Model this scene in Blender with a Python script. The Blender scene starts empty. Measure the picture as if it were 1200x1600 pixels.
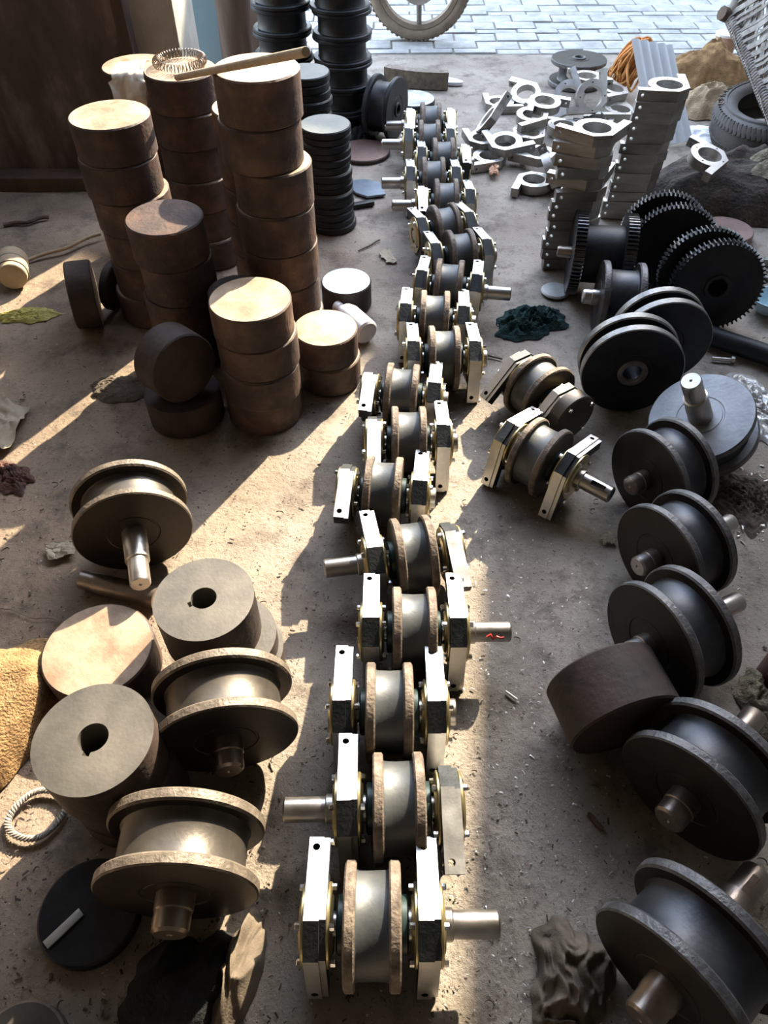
import bpy, bmesh, math, random
from mathutils import Vector, Matrix, noise

# ------------------------------------------------------------------ camera, world, sun, exposure
scene = bpy.context.scene
COL = scene.collection
rad = math.radians
F, PITCH, CAMH = 1160.0, rad(48.3), 1.5          # focal length (px of 1200x1600), downward pitch, camera height
CP, SP = math.cos(PITCH), math.sin(PITCH)

cam_data = bpy.data.cameras.new('camera')
cam_data.sensor_fit = 'VERTICAL'
cam_data.sensor_height = 24.0
cam_data.lens = 24.0 * F / 1600.0
cam_data.clip_start = 0.02
cam = bpy.data.objects.new('camera', cam_data)
COL.objects.link(cam)
cam.location = (0, 0, CAMH)
cam.rotation_euler = (rad(90) - PITCH, 0, 0)
scene.camera = cam

SUN_AZ, SUN_EL = rad(30.0), rad(32.0)            # azimuth right of +Y
world = bpy.data.worlds.new('sky')
scene.world = world
world.use_nodes = True
wn = world.node_tree.nodes
wl = world.node_tree.links
wn.clear()
w_out = wn.new('ShaderNodeOutputWorld')
w_bg = wn.new('ShaderNodeBackground')
w_sky = wn.new('ShaderNodeTexSky')
w_sky.sky_type = 'NISHITA'
w_sky.sun_disc = False
w_sky.sun_elevation = SUN_EL
w_sky.sun_rotation = SUN_AZ
w_sky.air_density = 1.0
w_sky.dust_density = 0.8
w_bg.inputs['Strength'].default_value = 0.70
w_hs = wn.new('ShaderNodeHueSaturation')
w_hs.inputs['Saturation'].default_value = 0.68
wl.new(w_sky.outputs[0], w_hs.inputs['Color'])
wl.new(w_hs.outputs[0], w_bg.inputs['Color'])
wl.new(w_bg.outputs[0], w_out.inputs['Surface'])

sun_data = bpy.data.lights.new('sun', 'SUN')
sun_data.energy = 7.2
sun_data.angle = rad(0.6)
sun_data.color = (1.0, 0.85, 0.63)
sun = bpy.data.objects.new('sun', sun_data)
COL.objects.link(sun)
sdir = Vector((math.sin(SUN_AZ) * math.cos(SUN_EL), math.cos(SUN_AZ) * math.cos(SUN_EL), math.sin(SUN_EL)))
sun.rotation_euler = sdir.to_track_quat('Z', 'Y').to_euler()
sun.location = sdir * 20

scene.view_settings.view_transform = 'Standard'
scene.view_settings.look = 'None'
scene.view_settings.gamma = 1.0
scene.view_settings.use_curve_mapping = False
scene.view_settings.exposure = 1.40
scene.cycles.use_denoising = True
scene.cycles.max_bounces = 6
scene.cycles.caustics_reflective = False
scene.cycles.caustics_refractive = False
scene.cycles.sample_clamp_indirect = 6.0

rnd = random.Random(7)


def G(px, py, z=0.0):
    """World point at height z that the photograph shows at pixel (px, py)."""
    u, v = (px - 600.0) / F, (py - 800.0) / F
    d = Vector((u, CP - v * SP, -SP - v * CP))
    t = (z - CAMH) / d.z
    return Vector((d.x * t, d.y * t, z))


def project(p):
    dz = CAMH - p[2]
    z = p[1] * CP + dz * SP
    return 600 + F * p[0] / z, 800 + F * (dz * CP - p[1] * SP) / z


def from_width(px, py, wpx, D):
    """World point seen at (px, py) whose distance makes a width D measure wpx pixels."""
    z = F * D / wpx
    u, v = (px - 600.0) / F, (py - 800.0) / F
    d = Vector((u, CP - v * SP, -SP - v * CP)) * z
    return Vector((d.x, d.y, CAMH + d.z))


def wheel_at_top(px, ytop, r):
    """Ground-resting wheel (axis about X) whose upper silhouette is seen at (px, ytop)."""
    lo, hi = -0.2, 8.0
    best = None
    for _ in range(40):
        mid = (lo + hi) / 2
        m, bp = 1e9, None
        for k in range(48):
            a = k / 48 * math.pi
            p = (0.0, mid + r * math.cos(a), r + r * math.sin(a))
            y = project(p)[1]
            if y < m:
                m, bp = y, p
        best = bp
        if m > ytop:
            lo = mid
        else:
            hi = mid
    z = best[1] * CP + (CAMH - best[2]) * SP
    return Vector(((px - 600) / F * z, (lo + hi) / 2, 0.0))


# ------------------------------------------------------------------ materials
MATS = {}


def mat(name, c1, c2=None, rough=0.6, metal=0.0, scale=12.0, bump=0.0, bscale=None, c3=None, rough2=None,
        spec=0.5, aniso_x=None, detail=6.0, contrast=(0.35, 0.68)):
    if name in MATS:
        return MATS[name]
    m = bpy.data.materials.new(name)
    m.use_nodes = True
    nt = m.node_tree
    b = nt.nodes['Principled BSDF']
    b.inputs['Metallic'].default_value = metal
    b.inputs['Roughness'].default_value = rough
    b.inputs['Specular IOR Level'].default_value = spec
    tc = nt.nodes.new('ShaderNodeTexCoord')
    mp = nt.nodes.new('ShaderNodeMapping')
    oi = nt.nodes.new('ShaderNodeObjectInfo')
    nt.links.new(tc.outputs['Object'], mp.inputs['Vector'])
    add = nt.nodes.new('ShaderNodeVectorMath')
    add.operation = 'SCALE'
    comb = nt.nodes.new('ShaderNodeCombineXYZ')
    for i in range(3):
        nt.links.new(oi.outputs['Random'], comb.inputs[i])
    nt.links.new(comb.outputs[0], add.inputs[0])
    add.inputs['Scale'].default_value = 17.0
    nt.links.new(add.outputs[0], mp.inputs['Location'])
    if aniso_x:
        mp.inputs['Scale'].default_value = aniso_x
    n = nt.nodes.new('ShaderNodeTexNoise')
    n.inputs['Scale'].default_value = scale
    n.inputs['Detail'].default_value = detail
    n.inputs['Roughness'].default_value = 0.62
    nt.links.new(mp.outputs[0], n.inputs['Vector'])
    if c2 is not None:
        cr = nt.nodes.new('ShaderNodeValToRGB')
        cr.color_ramp.elements[0].position = contrast[0]
        cr.color_ramp.elements[1].position = contrast[1]
        cr.color_ramp.elements[0].color = (*c1, 1)
        cr.color_ramp.elements[1].color = (*c2, 1)
        if c3 is not None:
            e = cr.color_ramp.elements.new((contrast[0] + contrast[1]) / 2)
            e.color = (*c3, 1)
        nt.links.new(n.outputs['Fac'], cr.inputs[0])
        nt.links.new(cr.outputs[0], b.inputs['Base Color'])
    else:
        b.inputs['Base Color'].default_value = (*c1, 1)
    if rough2 is not None:
        mr = nt.nodes.new('ShaderNodeMapRange')
        mr.inputs['From Min'].default_value = 0.3
        mr.inputs['From Max'].default_value = 0.7
        mr.inputs['To Min'].default_value = rough
        mr.inputs['To Max'].default_value = rough2
        nt.links.new(n.outputs['Fac'], mr.inputs['Value'])
        nt.links.new(mr.outputs[0], b.inputs['Roughness'])
    if bump > 0:
        n2 = nt.nodes.new('ShaderNodeTexNoise')
        n2.inputs['Scale'].default_value = bscale or scale * 6
        n2.inputs['Detail'].default_value = 5
        nt.links.new(mp.outputs[0], n2.inputs['Vector'])
        bp = nt.nodes.new('ShaderNodeBump')
        bp.inputs['Strength'].default_value = bump
        bp.inputs['Distance'].default_value = 0.01
        nt.links.new(n2.outputs['Fac'], bp.inputs['Height'])
        nt.links.new(bp.outputs[0], b.inputs['Normal'])
    MATS[name] = m
    return m


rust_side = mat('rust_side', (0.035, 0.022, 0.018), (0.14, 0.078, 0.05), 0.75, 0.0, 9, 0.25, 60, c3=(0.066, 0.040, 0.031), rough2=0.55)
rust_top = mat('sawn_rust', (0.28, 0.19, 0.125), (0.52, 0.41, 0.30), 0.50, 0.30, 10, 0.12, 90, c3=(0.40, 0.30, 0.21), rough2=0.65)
dark_side = mat('dark_scale_steel', (0.022, 0.017, 0.0155), (0.080, 0.052, 0.039), 0.7, 0.1, 8, 0.2, 60)
steel_cut = mat('cut_steel_face', (0.105, 0.098, 0.085), (0.19, 0.172, 0.145), 0.44, 0.55, 7, 0.06, 120, rough2=0.6)
machined = mat('machined_steel', (0.52, 0.50, 0.47), (0.66, 0.64, 0.60), 0.30, 1.0, 20, 0.03, 200, rough2=0.42)
bright = mat('bright_milled_steel', (0.58, 0.57, 0.55), (0.70, 0.69, 0.66), 0.34, 0.85, 30, 0.04, 220, rough2=0.46)
block_paint = mat('black_mill_scale', (0.02, 0.024, 0.026), (0.05, 0.055, 0.056), 0.45, 0.4, 16, 0.1, 150, rough2=0.6)
tread_mat = mat('turned_tread', (0.060, 0.066, 0.070), (0.112, 0.118, 0.118), 0.40, 0.40, 9, 0.05, 160, rough2=0.54)
flange_mat = mat('cast_flange', (0.085, 0.063, 0.046), (0.24, 0.19, 0.145), 0.75, 0.1, 40, 0.28, 160, c3=(0.155, 0.12, 0.09), rough2=0.6)
flange_face = mat('flange_face', (0.05, 0.045, 0.04), (0.12, 0.10, 0.085), 0.5, 0.5, 12, 0.1, 100)
brown_spool = mat('brown_turned_steel', (0.070, 0.062, 0.052), (0.135, 0.118, 0.097), 0.38, 0.6, 12, 0.035, 160, rough2=0.5)
brown_rim = mat('brown_cast_rim', (0.10, 0.08, 0.062), (0.23, 0.19, 0.145), 0.62, 0.25, 30, 0.26, 150, rough2=0.5)
blue_spool = mat('blue_black_turned_steel', (0.036, 0.039, 0.045), (0.078, 0.082, 0.09), 0.36, 0.65, 10, 0.06, 140, rough2=0.5)
black_rim = mat('light_grey_rim', (0.13, 0.13, 0.125), (0.28, 0.27, 0.255), 0.42, 0.5, 26, 0.2, 130)  # rims lighter grey than the black wheel faces
blue_rim = mat('blue_black_rim', (0.075, 0.075, 0.078), (0.17, 0.165, 0.16), 0.5, 0.45, 26, 0.3, 130)
blue_face = mat('dark_spool_face', (0.016, 0.014, 0.013), (0.042, 0.034, 0.029), 0.5, 0.4, 7, 0.06, 90)
shaft_mat = mat('turned_shaft', (0.36, 0.34, 0.32), (0.52, 0.50, 0.47), 0.28, 1.0, 10, 0.03, 240, rough2=0.4)
shaft_brown = mat('oiled_shaft', (0.22, 0.18, 0.15), (0.36, 0.30, 0.25), 0.35, 0.9, 14, 0.05, 200)
gold = mat('yellow_passivated', (0.42, 0.34, 0.16), (0.58, 0.49, 0.27), 0.34, 0.85, 18, 0.02, 100)
chrome = mat('bright_bolt', (0.75, 0.75, 0.74), None, 0.22, 1.0)
hub_green = mat('dark_green_hub', (0.012, 0.03, 0.026), (0.03, 0.05, 0.045), 0.4, 0.1, 14)
key_dark = mat('keyway_shadow', (0.03, 0.026, 0.022), (0.07, 0.05, 0.04), 0.6, 0.3, 30)
red_mark = mat('red_paint_mark', (0.45, 0.03, 0.02), None, 0.5)
black_steel = mat('black_oxide', (0.012, 0.0135, 0.016), (0.030, 0.032, 0.036), 0.42, 0.5, 14, 0.08, 120, rough2=0.55)
gear_tip = mat('hobbed_teeth', (0.07, 0.072, 0.078), (0.15, 0.15, 0.155), 0.3, 0.9, 30, 0.05, 150)
plate_top = mat('grey_plate', (0.12, 0.125, 0.11), (0.22, 0.22, 0.19), 0.5, 0.4, 9, 0.08, 90, rough2=0.65)
blue_disc = mat('pale_ground_disc', (0.40, 0.42, 0.41), (0.60, 0.62, 0.60), 0.32, 0.6, 14, 0.05, 110, rough2=0.5)
rubber = mat('tyre_rubber', (0.095, 0.09, 0.084), (0.17, 0.16, 0.15), 0.75, 0.0, 8, 0.1, 80)
tyre_dust = mat('dusty_tyre', (0.16, 0.125, 0.09), (0.28, 0.22, 0.16), 0.85, 0.0, 10, 0.2, 90)
alloy = mat('grey_alloy', (0.18, 0.175, 0.165), (0.28, 0.27, 0.25), 0.45, 0.5, 12)
burlap = mat('burlap', (0.22, 0.13, 0.065), (0.42, 0.27, 0.13), 0.95, 0.0, 30, 0.9, 190, spec=0.1)
burlap_pale = mat('pale_burlap', (0.30, 0.22, 0.13), (0.48, 0.38, 0.26), 0.95, 0.0, 18, 0.7, 150, spec=0.1)
rag_green = mat('teal_rag', (0.010, 0.028, 0.028), (0.035, 0.07, 0.066), 0.9, 0.0, 14, 0.6, 200, spec=0.15)
rag_brown = mat('brown_rag', (0.08, 0.065, 0.05), (0.20, 0.165, 0.13), 0.9, 0.0, 12, 0.6, 200, spec=0.15)
rag_tan = mat('tan_rag', (0.10, 0.08, 0.06), (0.18, 0.148, 0.112), 0.9, 0.0, 12, 0.2, 260, spec=0.15)
rag_black = mat('black_rag', (0.010, 0.011, 0.013), (0.028, 0.028, 0.03), 0.85, 0.0, 12, 0.5, 160, spec=0.2)
paper = mat('paper', (0.62, 0.55, 0.44), (0.78, 0.72, 0.62), 0.85, 0.0, 6, 0.2, 40, spec=0.2)
paper_dull = mat('dull_paper', (0.30, 0.26, 0.19), (0.46, 0.41, 0.32), 0.9, 0.0, 7, 0.3, 40, spec=0.2)
white_plastic = mat('white_plastic', (0.70, 0.72, 0.74), (0.80, 0.82, 0.83), 0.35, 0.0, 6)
foam = mat('white_foam', (0.78, 0.82, 0.83), (0.86, 0.89, 0.90), 0.65, 0.0, 6, 0.1, 60)
rope_orange = mat('orange_twine', (0.50, 0.20, 0.05), (0.70, 0.34, 0.10), 0.8, 0.0, 30, 0.4, 160)
webbing_m = mat('grey_webbing', (0.20, 0.18, 0.155), (0.42, 0.39, 0.35), 0.85, 0.0, 22, 0.3, 120)
wood_dark = mat('dark_wood', (0.055, 0.035, 0.025), (0.14, 0.09, 0.06), 0.8, 0.0, 6, 0.4, 40, aniso_x=(1, 1, 0.15))
wood_pale = mat('pale_wood', (0.36, 0.27, 0.18), (0.52, 0.42, 0.30), 0.75, 0.0, 9, 0.2, 60)
mat_dark = mat('dark_matting', (0.03, 0.024, 0.019), (0.10, 0.078, 0.058), 0.95, 0.0, 14, 0.9, 60)
fibre = mat('straw_fibre', (0.10, 0.085, 0.055), (0.27, 0.23, 0.155), 0.95, 0.0, 26, 0.9, 120)
brown_plate = mat('red_brown_plate', (0.16, 0.10, 0.085), (0.28, 0.19, 0.16), 0.55, 0.3, 7, 0.1, 80)
glass_blue = mat('pale_blue_plastic', (0.42, 0.62, 0.70), (0.55, 0.72, 0.78), 0.25, 0.0, 4)
foil = mat('crumpled_clear_film', (0.30, 0.29, 0.27), (0.62, 0.62, 0.60), 0.22, 0.25, 12, 0.5, 60)
yellow_film = mat('yellow_film', (0.32, 0.28, 0.06), (0.50, 0.45, 0.12), 0.6, 0.0, 8, 0.3, 60)
red_can = mat('dark_red_can', (0.10, 0.014, 0.010), (0.19, 0.030, 0.020), 0.4, 0.0, 10)
blue_plate = mat('blue_grey_plate', (0.13, 0.17, 0.22), (0.22, 0.27, 0.33), 0.35, 0.5, 8)
chip_m = mat('metal_chips', (0.35, 0.33, 0.30), (0.75, 0.74, 0.71), 0.35, 0.6, 60)
dirt_m = mat('dark_crumbs', (0.035, 0.028, 0.022), (0.14, 0.11, 0.085), 0.9, 0.0, 40)
brick_m = mat('grey_paver', (0.27, 0.275, 0.265), (0.47, 0.475, 0.46), 0.55, 0.0, 9, 0.35, 60, rough2=0.42)
sand_m = mat('joint_sand', (0.16, 0.15, 0.13), (0.25, 0.23, 0.20), 0.95, 0.0, 20, 0.4, 90)
plaster = mat('grey_plaster', (0.40, 0.39, 0.34), (0.55, 0.53, 0.47), 0.85, 0.0, 5, 0.2, 60)
blue_wall = mat('blue_painted_panel', (0.22, 0.36, 0.46), (0.28, 0.43, 0.53), 0.6, 0.0, 4)
door_m = mat('brown_sheet_door', (0.070, 0.050, 0.043), (0.27, 0.215, 0.19), 0.7, 0.1, 6.0, 0.2, 30, c3=(0.12, 0.087, 0.075), aniso_x=(1, 1, 0.4), detail=9)
dull_wall = mat('dull_wall', (0.19, 0.17, 0.15), (0.28, 0.255, 0.225), 0.9, 0.0, 3)
roof_m = mat('dull_roof', (0.17, 0.155, 0.14), (0.24, 0.22, 0.20), 0.85, 0.0, 3)


def floor_material():
    m = bpy.data.materials.new('dirty_concrete')
    m.use_nodes = True
    nt = m.node_tree
    b = nt.nodes['Principled BSDF']
    tc = nt.nodes.new('ShaderNodeTexCoord')
    L = nt.links.new

    def noise_n(scale, detail, rough=0.6):
        n = nt.nodes.new('ShaderNodeTexNoise')
        n.inputs['Scale'].default_value = scale
        n.inputs['Detail'].default_value = detail
        n.inputs['Roughness'].default_value = rough
        L(tc.outputs['Object'], n.inputs['Vector'])
        return n

    def ramp(p0, c0, p1, c1):
        r = nt.nodes.new('ShaderNodeValToRGB')
        r.color_ramp.elements[0].position = p0
        r.color_ramp.elements[1].position = p1
        r.color_ramp.elements[0].color = (*c0, 1)
        r.color_ramp.elements[1].color = (*c1, 1)
        return r
    n1 = noise_n(2.2, 7)
    base = ramp(0.35, (0.235, 0.198, 0.158), 0.68, (0.41, 0.362, 0.30))
    L(n1.outputs['Fac'], base.inputs[0])
    # brown earth trodden over the left half of the shed
    sep = nt.nodes.new('ShaderNodeSeparateXYZ')
    L(tc.outputs['Object'], sep.inputs[0])
    n0 = noise_n(1.6, 5)
    mx = nt.nodes.new('ShaderNodeMath')
    mx.operation = 'MULTIPLY_ADD'
    L(n0.outputs['Fac'], mx.inputs[0])
    mx.inputs[1].default_value = 0.9
    L(sep.outputs['X'], mx.inputs[2])
    mr = nt.nodes.new('ShaderNodeMapRange')
    mr.inputs['From Min'].default_value = -0.25
    mr.inputs['From Max'].default_value = 0.35
    mr.inputs['To Min'].default_value = 0.75
    mr.inputs['To Max'].default_value = 0.0
    L(mx.outputs[0], mr.inputs['Value'])
    earth = ramp(0.3, (0.185, 0.128, 0.085), 0.7, (0.36, 0.268, 0.185))
    n4 = noise_n(5, 8)
    L(n4.outputs['Fac'], earth.inputs[0])
    mix1 = nt.nodes.new('ShaderNodeMixRGB')
    L(mr.outputs[0], mix1.inputs[0])
    L(base.outputs[0], mix1.inputs[1])
    L(earth.outputs[0], mix1.inputs[2])
    # oil stains and grime
    n2 = noise_n(7, 9, 0.7)
    st = ramp(0.50, (0, 0, 0), 0.66, (1, 1, 1))
    L(n2.outputs['Fac'], st.inputs[0])
    mul = nt.nodes.new('ShaderNodeMath')
    mul.operation = 'MULTIPLY'
    mul.inputs[1].default_value = 0.72
    L(st.outputs[0], mul.inputs[0])
    mix2 = nt.nodes.new('ShaderNodeMixRGB')
    L(mul.outputs[0], mix2.inputs[0])
    L(mix1.outputs[0], mix2.inputs[1])
    mix2.inputs[2].default_value = (0.085, 0.066, 0.052, 1)
    # fine speckle
    n3 = noise_n(95, 4, 0.7)
    sp = ramp(0.58, (0, 0, 0), 0.72, (1, 1, 1))
    L(n3.outputs['Fac'], sp.inputs[0])
    mul2 = nt.nodes.new('ShaderNodeMath')
    mul2.operation = 'MULTIPLY'
    mul2.inputs[1].default_value = 0.75
    L(sp.outputs[0], mul2.inputs[0])
    mix3 = nt.nodes.new('ShaderNodeMixRGB')
    L(mul2.outputs[0], mix3.inputs[0])
    L(mix2.outputs[0], mix3.inputs[1])
    mix3.inputs[2].default_value = (0.07, 0.055, 0.045, 1)
    L(mix3.outputs[0], b.inputs['Base Color'])
    b.inputs['Roughness'].default_value = 0.78
    b.inputs['Specular IOR Level'].default_value = 0.35
    hsum = nt.nodes.new('ShaderNodeMath')
    hsum.operation = 'MULTIPLY_ADD'
    L(n3.outputs['Fac'], hsum.inputs[0])
    hsum.inputs[1].default_value = 0.35
    L(n2.outputs['Fac'], hsum.inputs[2])
    bp = nt.nodes.new('ShaderNodeBump')
    bp.inputs['Strength'].default_value = 0.55
    bp.inputs['Distance'].default_value = 0.02
    L(hsum.outputs[0], bp.inputs['Height'])
    L(bp.outputs[0], b.inputs['Normal'])
    return m


floor_m = floor_material()

# ------------------------------------------------------------------ mesh and object helpers
MESH = {}


def make_mesh(name, verts, faces, mats, fmat=None, sharp=35.0):
    me = bpy.data.meshes.new(name)
    me.from_pydata([tuple(v) for v in verts], [], faces)
    if not isinstance(mats, (list, tuple)):
        mats = [mats]
    for m in mats:
        me.materials.append(m)
    bm = bmesh.new()
    bm.from_mesh(me)
    bmesh.ops.recalc_face_normals(bm, faces=bm.faces)
    bm.to_mesh(me)
    bm.free()
    if fmat:
        for p, k in zip(me.polygons, fmat):
            p.material_index = k
    for p in me.polygons:
        p.use_smooth = True
    if sharp is not None:
        me.set_sharp_from_angle(angle=rad(sharp))
    return me


def lathe(name, prof, mats, seg=48, axis='X', closed=False, pm=None, sharp=35.0):
    """prof: list of (r, t); revolves about the axis. r == 0 makes a pole. pm: material index per profile segment."""
    verts, faces, fm, rings = [], [], [], []
    for r, t in prof:
        if r < 1e-6:
            verts.append((0, 0, t))
            rings.append([len(verts) - 1])
        else:
            ring = []
            for k in range(seg):
                a = 2 * math.pi * k / seg
                verts.append((r * math.cos(a), r * math.sin(a), t))
                ring.append(len(verts) - 1)
            rings.append(ring)
    n = len(prof)
    for i in range(n if closed else n - 1):
        A, B = rings[i], rings[(i + 1) % n]
        for k in range(seg):
            k2 = (k + 1) % seg
            if len(A) == 1 and len(B) == 1:
                continue
            if len(A) == 1:
                faces.append((A[0], B[k2], B[k]))
            elif len(B) == 1:
                faces.append((A[k], A[k2], B[0]))
            else:
                faces.append((A[k], A[k2], B[k2], B[k]))
            fm.append(pm[i] if pm else 0)
    if axis == 'X':
        verts = [(z, x, y) for x, y, z in verts]
    elif axis == 'Y':
        verts = [(y, z, x) for x, y, z in verts]
    return make_mesh(name, verts, faces, mats, fm if pm else None, sharp)


def disc_prof(r, h, b=0.003, z0=0.0, bore=0.0):
    if bore > 0:
        return [(bore, z0 + b), (bore + b, z0), (r - b, z0), (r, z0 + b), (r, z0 + h - b), (r - b, z0 + h), (bore + b, z0 + h), (bore, z0 + h - b)]
    return [(0, z0), (r - b, z0), (r, z0 + b), (r, z0 + h - b), (r - b, z0 + h), (0, z0 + h)]


def box_mesh(name, sx, sy, sz, m, bev=0.0, z0=None):
    """Box centred in x and y; z from z0 (default centred)."""
    bm = bmesh.new()
    bmesh.ops.create_cube(bm, size=1.0)
    for v in bm.verts:
        v.co = Vector((v.co.x * sx, v.co.y * sy, v.co.z * sz))
        if z0 is not None:
            v.co.z += sz / 2 + z0
    if bev > 0:
        bmesh.ops.bevel(bm, geom=list(bm.edges), offset=bev, segments=2, affect='EDGES', profile=0.6)
    me = bpy.data.meshes.new(name)
    bm.to_mesh(me)
    bm.free()
    me.materials.append(m)
    for p in me.polygons:
        p.use_smooth = True
    me.set_sharp_from_angle(angle=rad(40))
    return me


def outline_prism(outer, holes, t0, t1, name, mats, cap_mat=0, side_fn=None, bev=0.0):
    """Extrude a planar outline (u, v) with holes along local X from t0 to t1."""
    bm = bmesh.new()
    edges = []
    for loop in [outer] + holes:
        vs = [bm.verts.new((t0, u, v)) for u, v in loop]
        for i in range(len(vs)):
            edges.append(bm.edges.new((vs[i], vs[(i + 1) % len(vs)])))
    bmesh.ops.triangle_fill(bm, edges=edges, use_beauty=True, use_dissolve=False)
    base = [[v.co.copy() for v in f.verts] for f in bm.faces]
    bm.free()
    verts, faces, fm, idx = [], [], [], {}

    def vi(u, v, t):
        k = (round(u, 6), round(v, 6), t)
        if k not in idx:
            idx[k] = len(verts)
            verts.append((t, u, v))
        return idx[k]
    for f in base:
        faces.append([vi(c.y, c.z, t0) for c in f])
        fm.append(cap_mat)
        faces.append([vi(c.y, c.z, t1) for c in reversed(f)])
        fm.append(cap_mat)
    for li, loop in enumerate([outer] + holes):
        for i in range(len(loop)):
            a, b = loop[i], loop[(i + 1) % len(loop)]
            faces.append([vi(*a, t0), vi(*b, t0), vi(*b, t1), vi(*a, t1)])
            fm.append(side_fn(li, a, b) if side_fn else cap_mat)
    return make_mesh(name, verts, faces, mats, fm, 30)


def cut(me, cutters):
    """Boolean-subtract the cutter meshes [(mesh, matrix)] from me, once per mesh."""
    tmp = bpy.data.objects.new('tmp_cut', me)
    COL.objects.link(tmp)
    others = []
    for cm, mw in cutters:
        o = bpy.data.objects.new('tmp_cutter', cm)
        COL.objects.link(o)
        o.matrix_world = mw
        others.append(o)
        md = tmp.modifiers.new('cut', 'BOOLEAN')
        md.operation = 'DIFFERENCE'
        md.solver = 'EXACT'
        md.object = o
    bpy.context.view_layer.update()
    dg = bpy.context.evaluated_depsgraph_get()
    new = bpy.data.meshes.new_from_object(tmp.evaluated_get(dg))
    new.name = me.name
    for o in others + [tmp]:
        bpy.data.objects.remove(o)
    for p in new.polygons:
        p.use_smooth = True
    new.set_sharp_from_angle(angle=rad(30))
    return new


def ob(name, me, parent=None, loc=(0, 0, 0), rot=None, label=None):
    o = bpy.data.objects.new(name, me)
    COL.objects.link(o)
    if parent is not None:
        o.parent = parent
    o.location = loc
    if rot is not None:
        if isinstance(rot, Matrix):
            o.rotation_euler = rot.to_3x3().to_euler()
        else:
            o.rotation_euler = rot
    if label:
        o['label'] = label
    return o


def tag(o, label, cat, group=None, kind=None):
    o['label'] = label
    o['category'] = cat
    if group:
        o['group'] = group
    if kind:
        o['kind'] = kind
    return o


def structure(name, me, loc=(0, 0, 0), rot=None, label=None):
    o = ob(name, me, None, loc, rot)
    o['kind'] = 'structure'
    if label:
        o['label'] = label
    return o


def thing(name, label, cat, loc, rot=None, group=None):
    e = ob(name, None, None, loc, rot)
    e.empty_display_size = 0.05
    return tag(e, label, cat, group)


def ordinal(n):
    return ['first', 'second', 'third', 'fourth', 'fifth', 'sixth', 'seventh', 'eighth', 'ninth', 'tenth', 'eleventh',
            'twelfth', 'thirteenth', 'fourteenth', 'fifteenth', 'sixteenth', 'seventeenth', 'eighteenth'][n]


def grid_mesh(name, nx, ny, fn, m, thick=0.0):
    """fn(i/nx, j/ny) -> point or None."""
    verts, faces, idx = [], [], {}
    for j in range(ny + 1):
        for i in range(nx + 1):
            p = fn(i / nx, j / ny)
            if p is not None:
                idx[(i, j)] = len(verts)
                verts.append(tuple(p))
    for j in range(ny):
        for i in range(nx):
            q = [(i, j), (i + 1, j), (i + 1, j + 1), (i, j + 1)]
            if all(k in idx for k in q):
                faces.append([idx[k] for k in q])
    if thick > 0:
        n0 = len(verts)
        nr = [Vector((0, 0, 0)) for _ in verts]
        cnt = {}
        for f in faces:
            p = [Vector(verts[k]) for k in f]
            n = (p[2] - p[0]).cross(p[3] - p[1])
            for k in f:
                nr[k] += n
            for a, b in zip(f, f[1:] + f[:1]):
                cnt[(a, b)] = 1
        verts = verts + [tuple(Vector(verts[k]) - nr[k].normalized() * thick) for k in range(n0)]
        back = [[k + n0 for k in reversed(f)] for f in faces]
        rim = [[b, a, a + n0, b + n0] for (a, b) in cnt if (b, a) not in cnt]
        return make_mesh(name, verts, faces + back + rim, m, None, 60)
    return make_mesh(name, verts, faces, m, None, None)


def tube_mesh(name, pts, r, m, seg=8, closed=False, taper=None):
    verts, faces = [], []
    n = len(pts)
    pts = [Vector(p) for p in pts]
    up = Vector((0, 0, 1))
    for i, p in enumerate(pts):
        if closed:
            d = (pts[(i + 1) % n] - pts[i - 1]).normalized()
        else:
            d = (pts[min(i + 1, n - 1)] - pts[max(i - 1, 0)]).normalized()
        s = d.cross(up)
        if s.length < 1e-3:
            s = d.cross(Vector((1, 0, 0)))
        s.normalize()
        t = s.cross(d)
        rr = r if taper is None else r * taper(i / max(1, n - 1))
        for k in range(seg):
            a = 2 * math.pi * k / seg
            verts.append(p + (s * math.cos(a) + t * math.sin(a)) * rr)
    for i in range(n if closed else n - 1):
        for k in range(seg):
            a, b = i * seg + k, i * seg + (k + 1) % seg
            c, d = ((i + 1) % n) * seg + (k + 1) % seg, ((i + 1) % n) * seg + k
            faces.append((a, b, c, d))
    if not closed:
        faces.append(list(range(seg))[::-1])
        faces.append([(n - 1) * seg + k for k in range(seg)])
    return make_mesh(name, verts, faces, m, None, 50)


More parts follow.
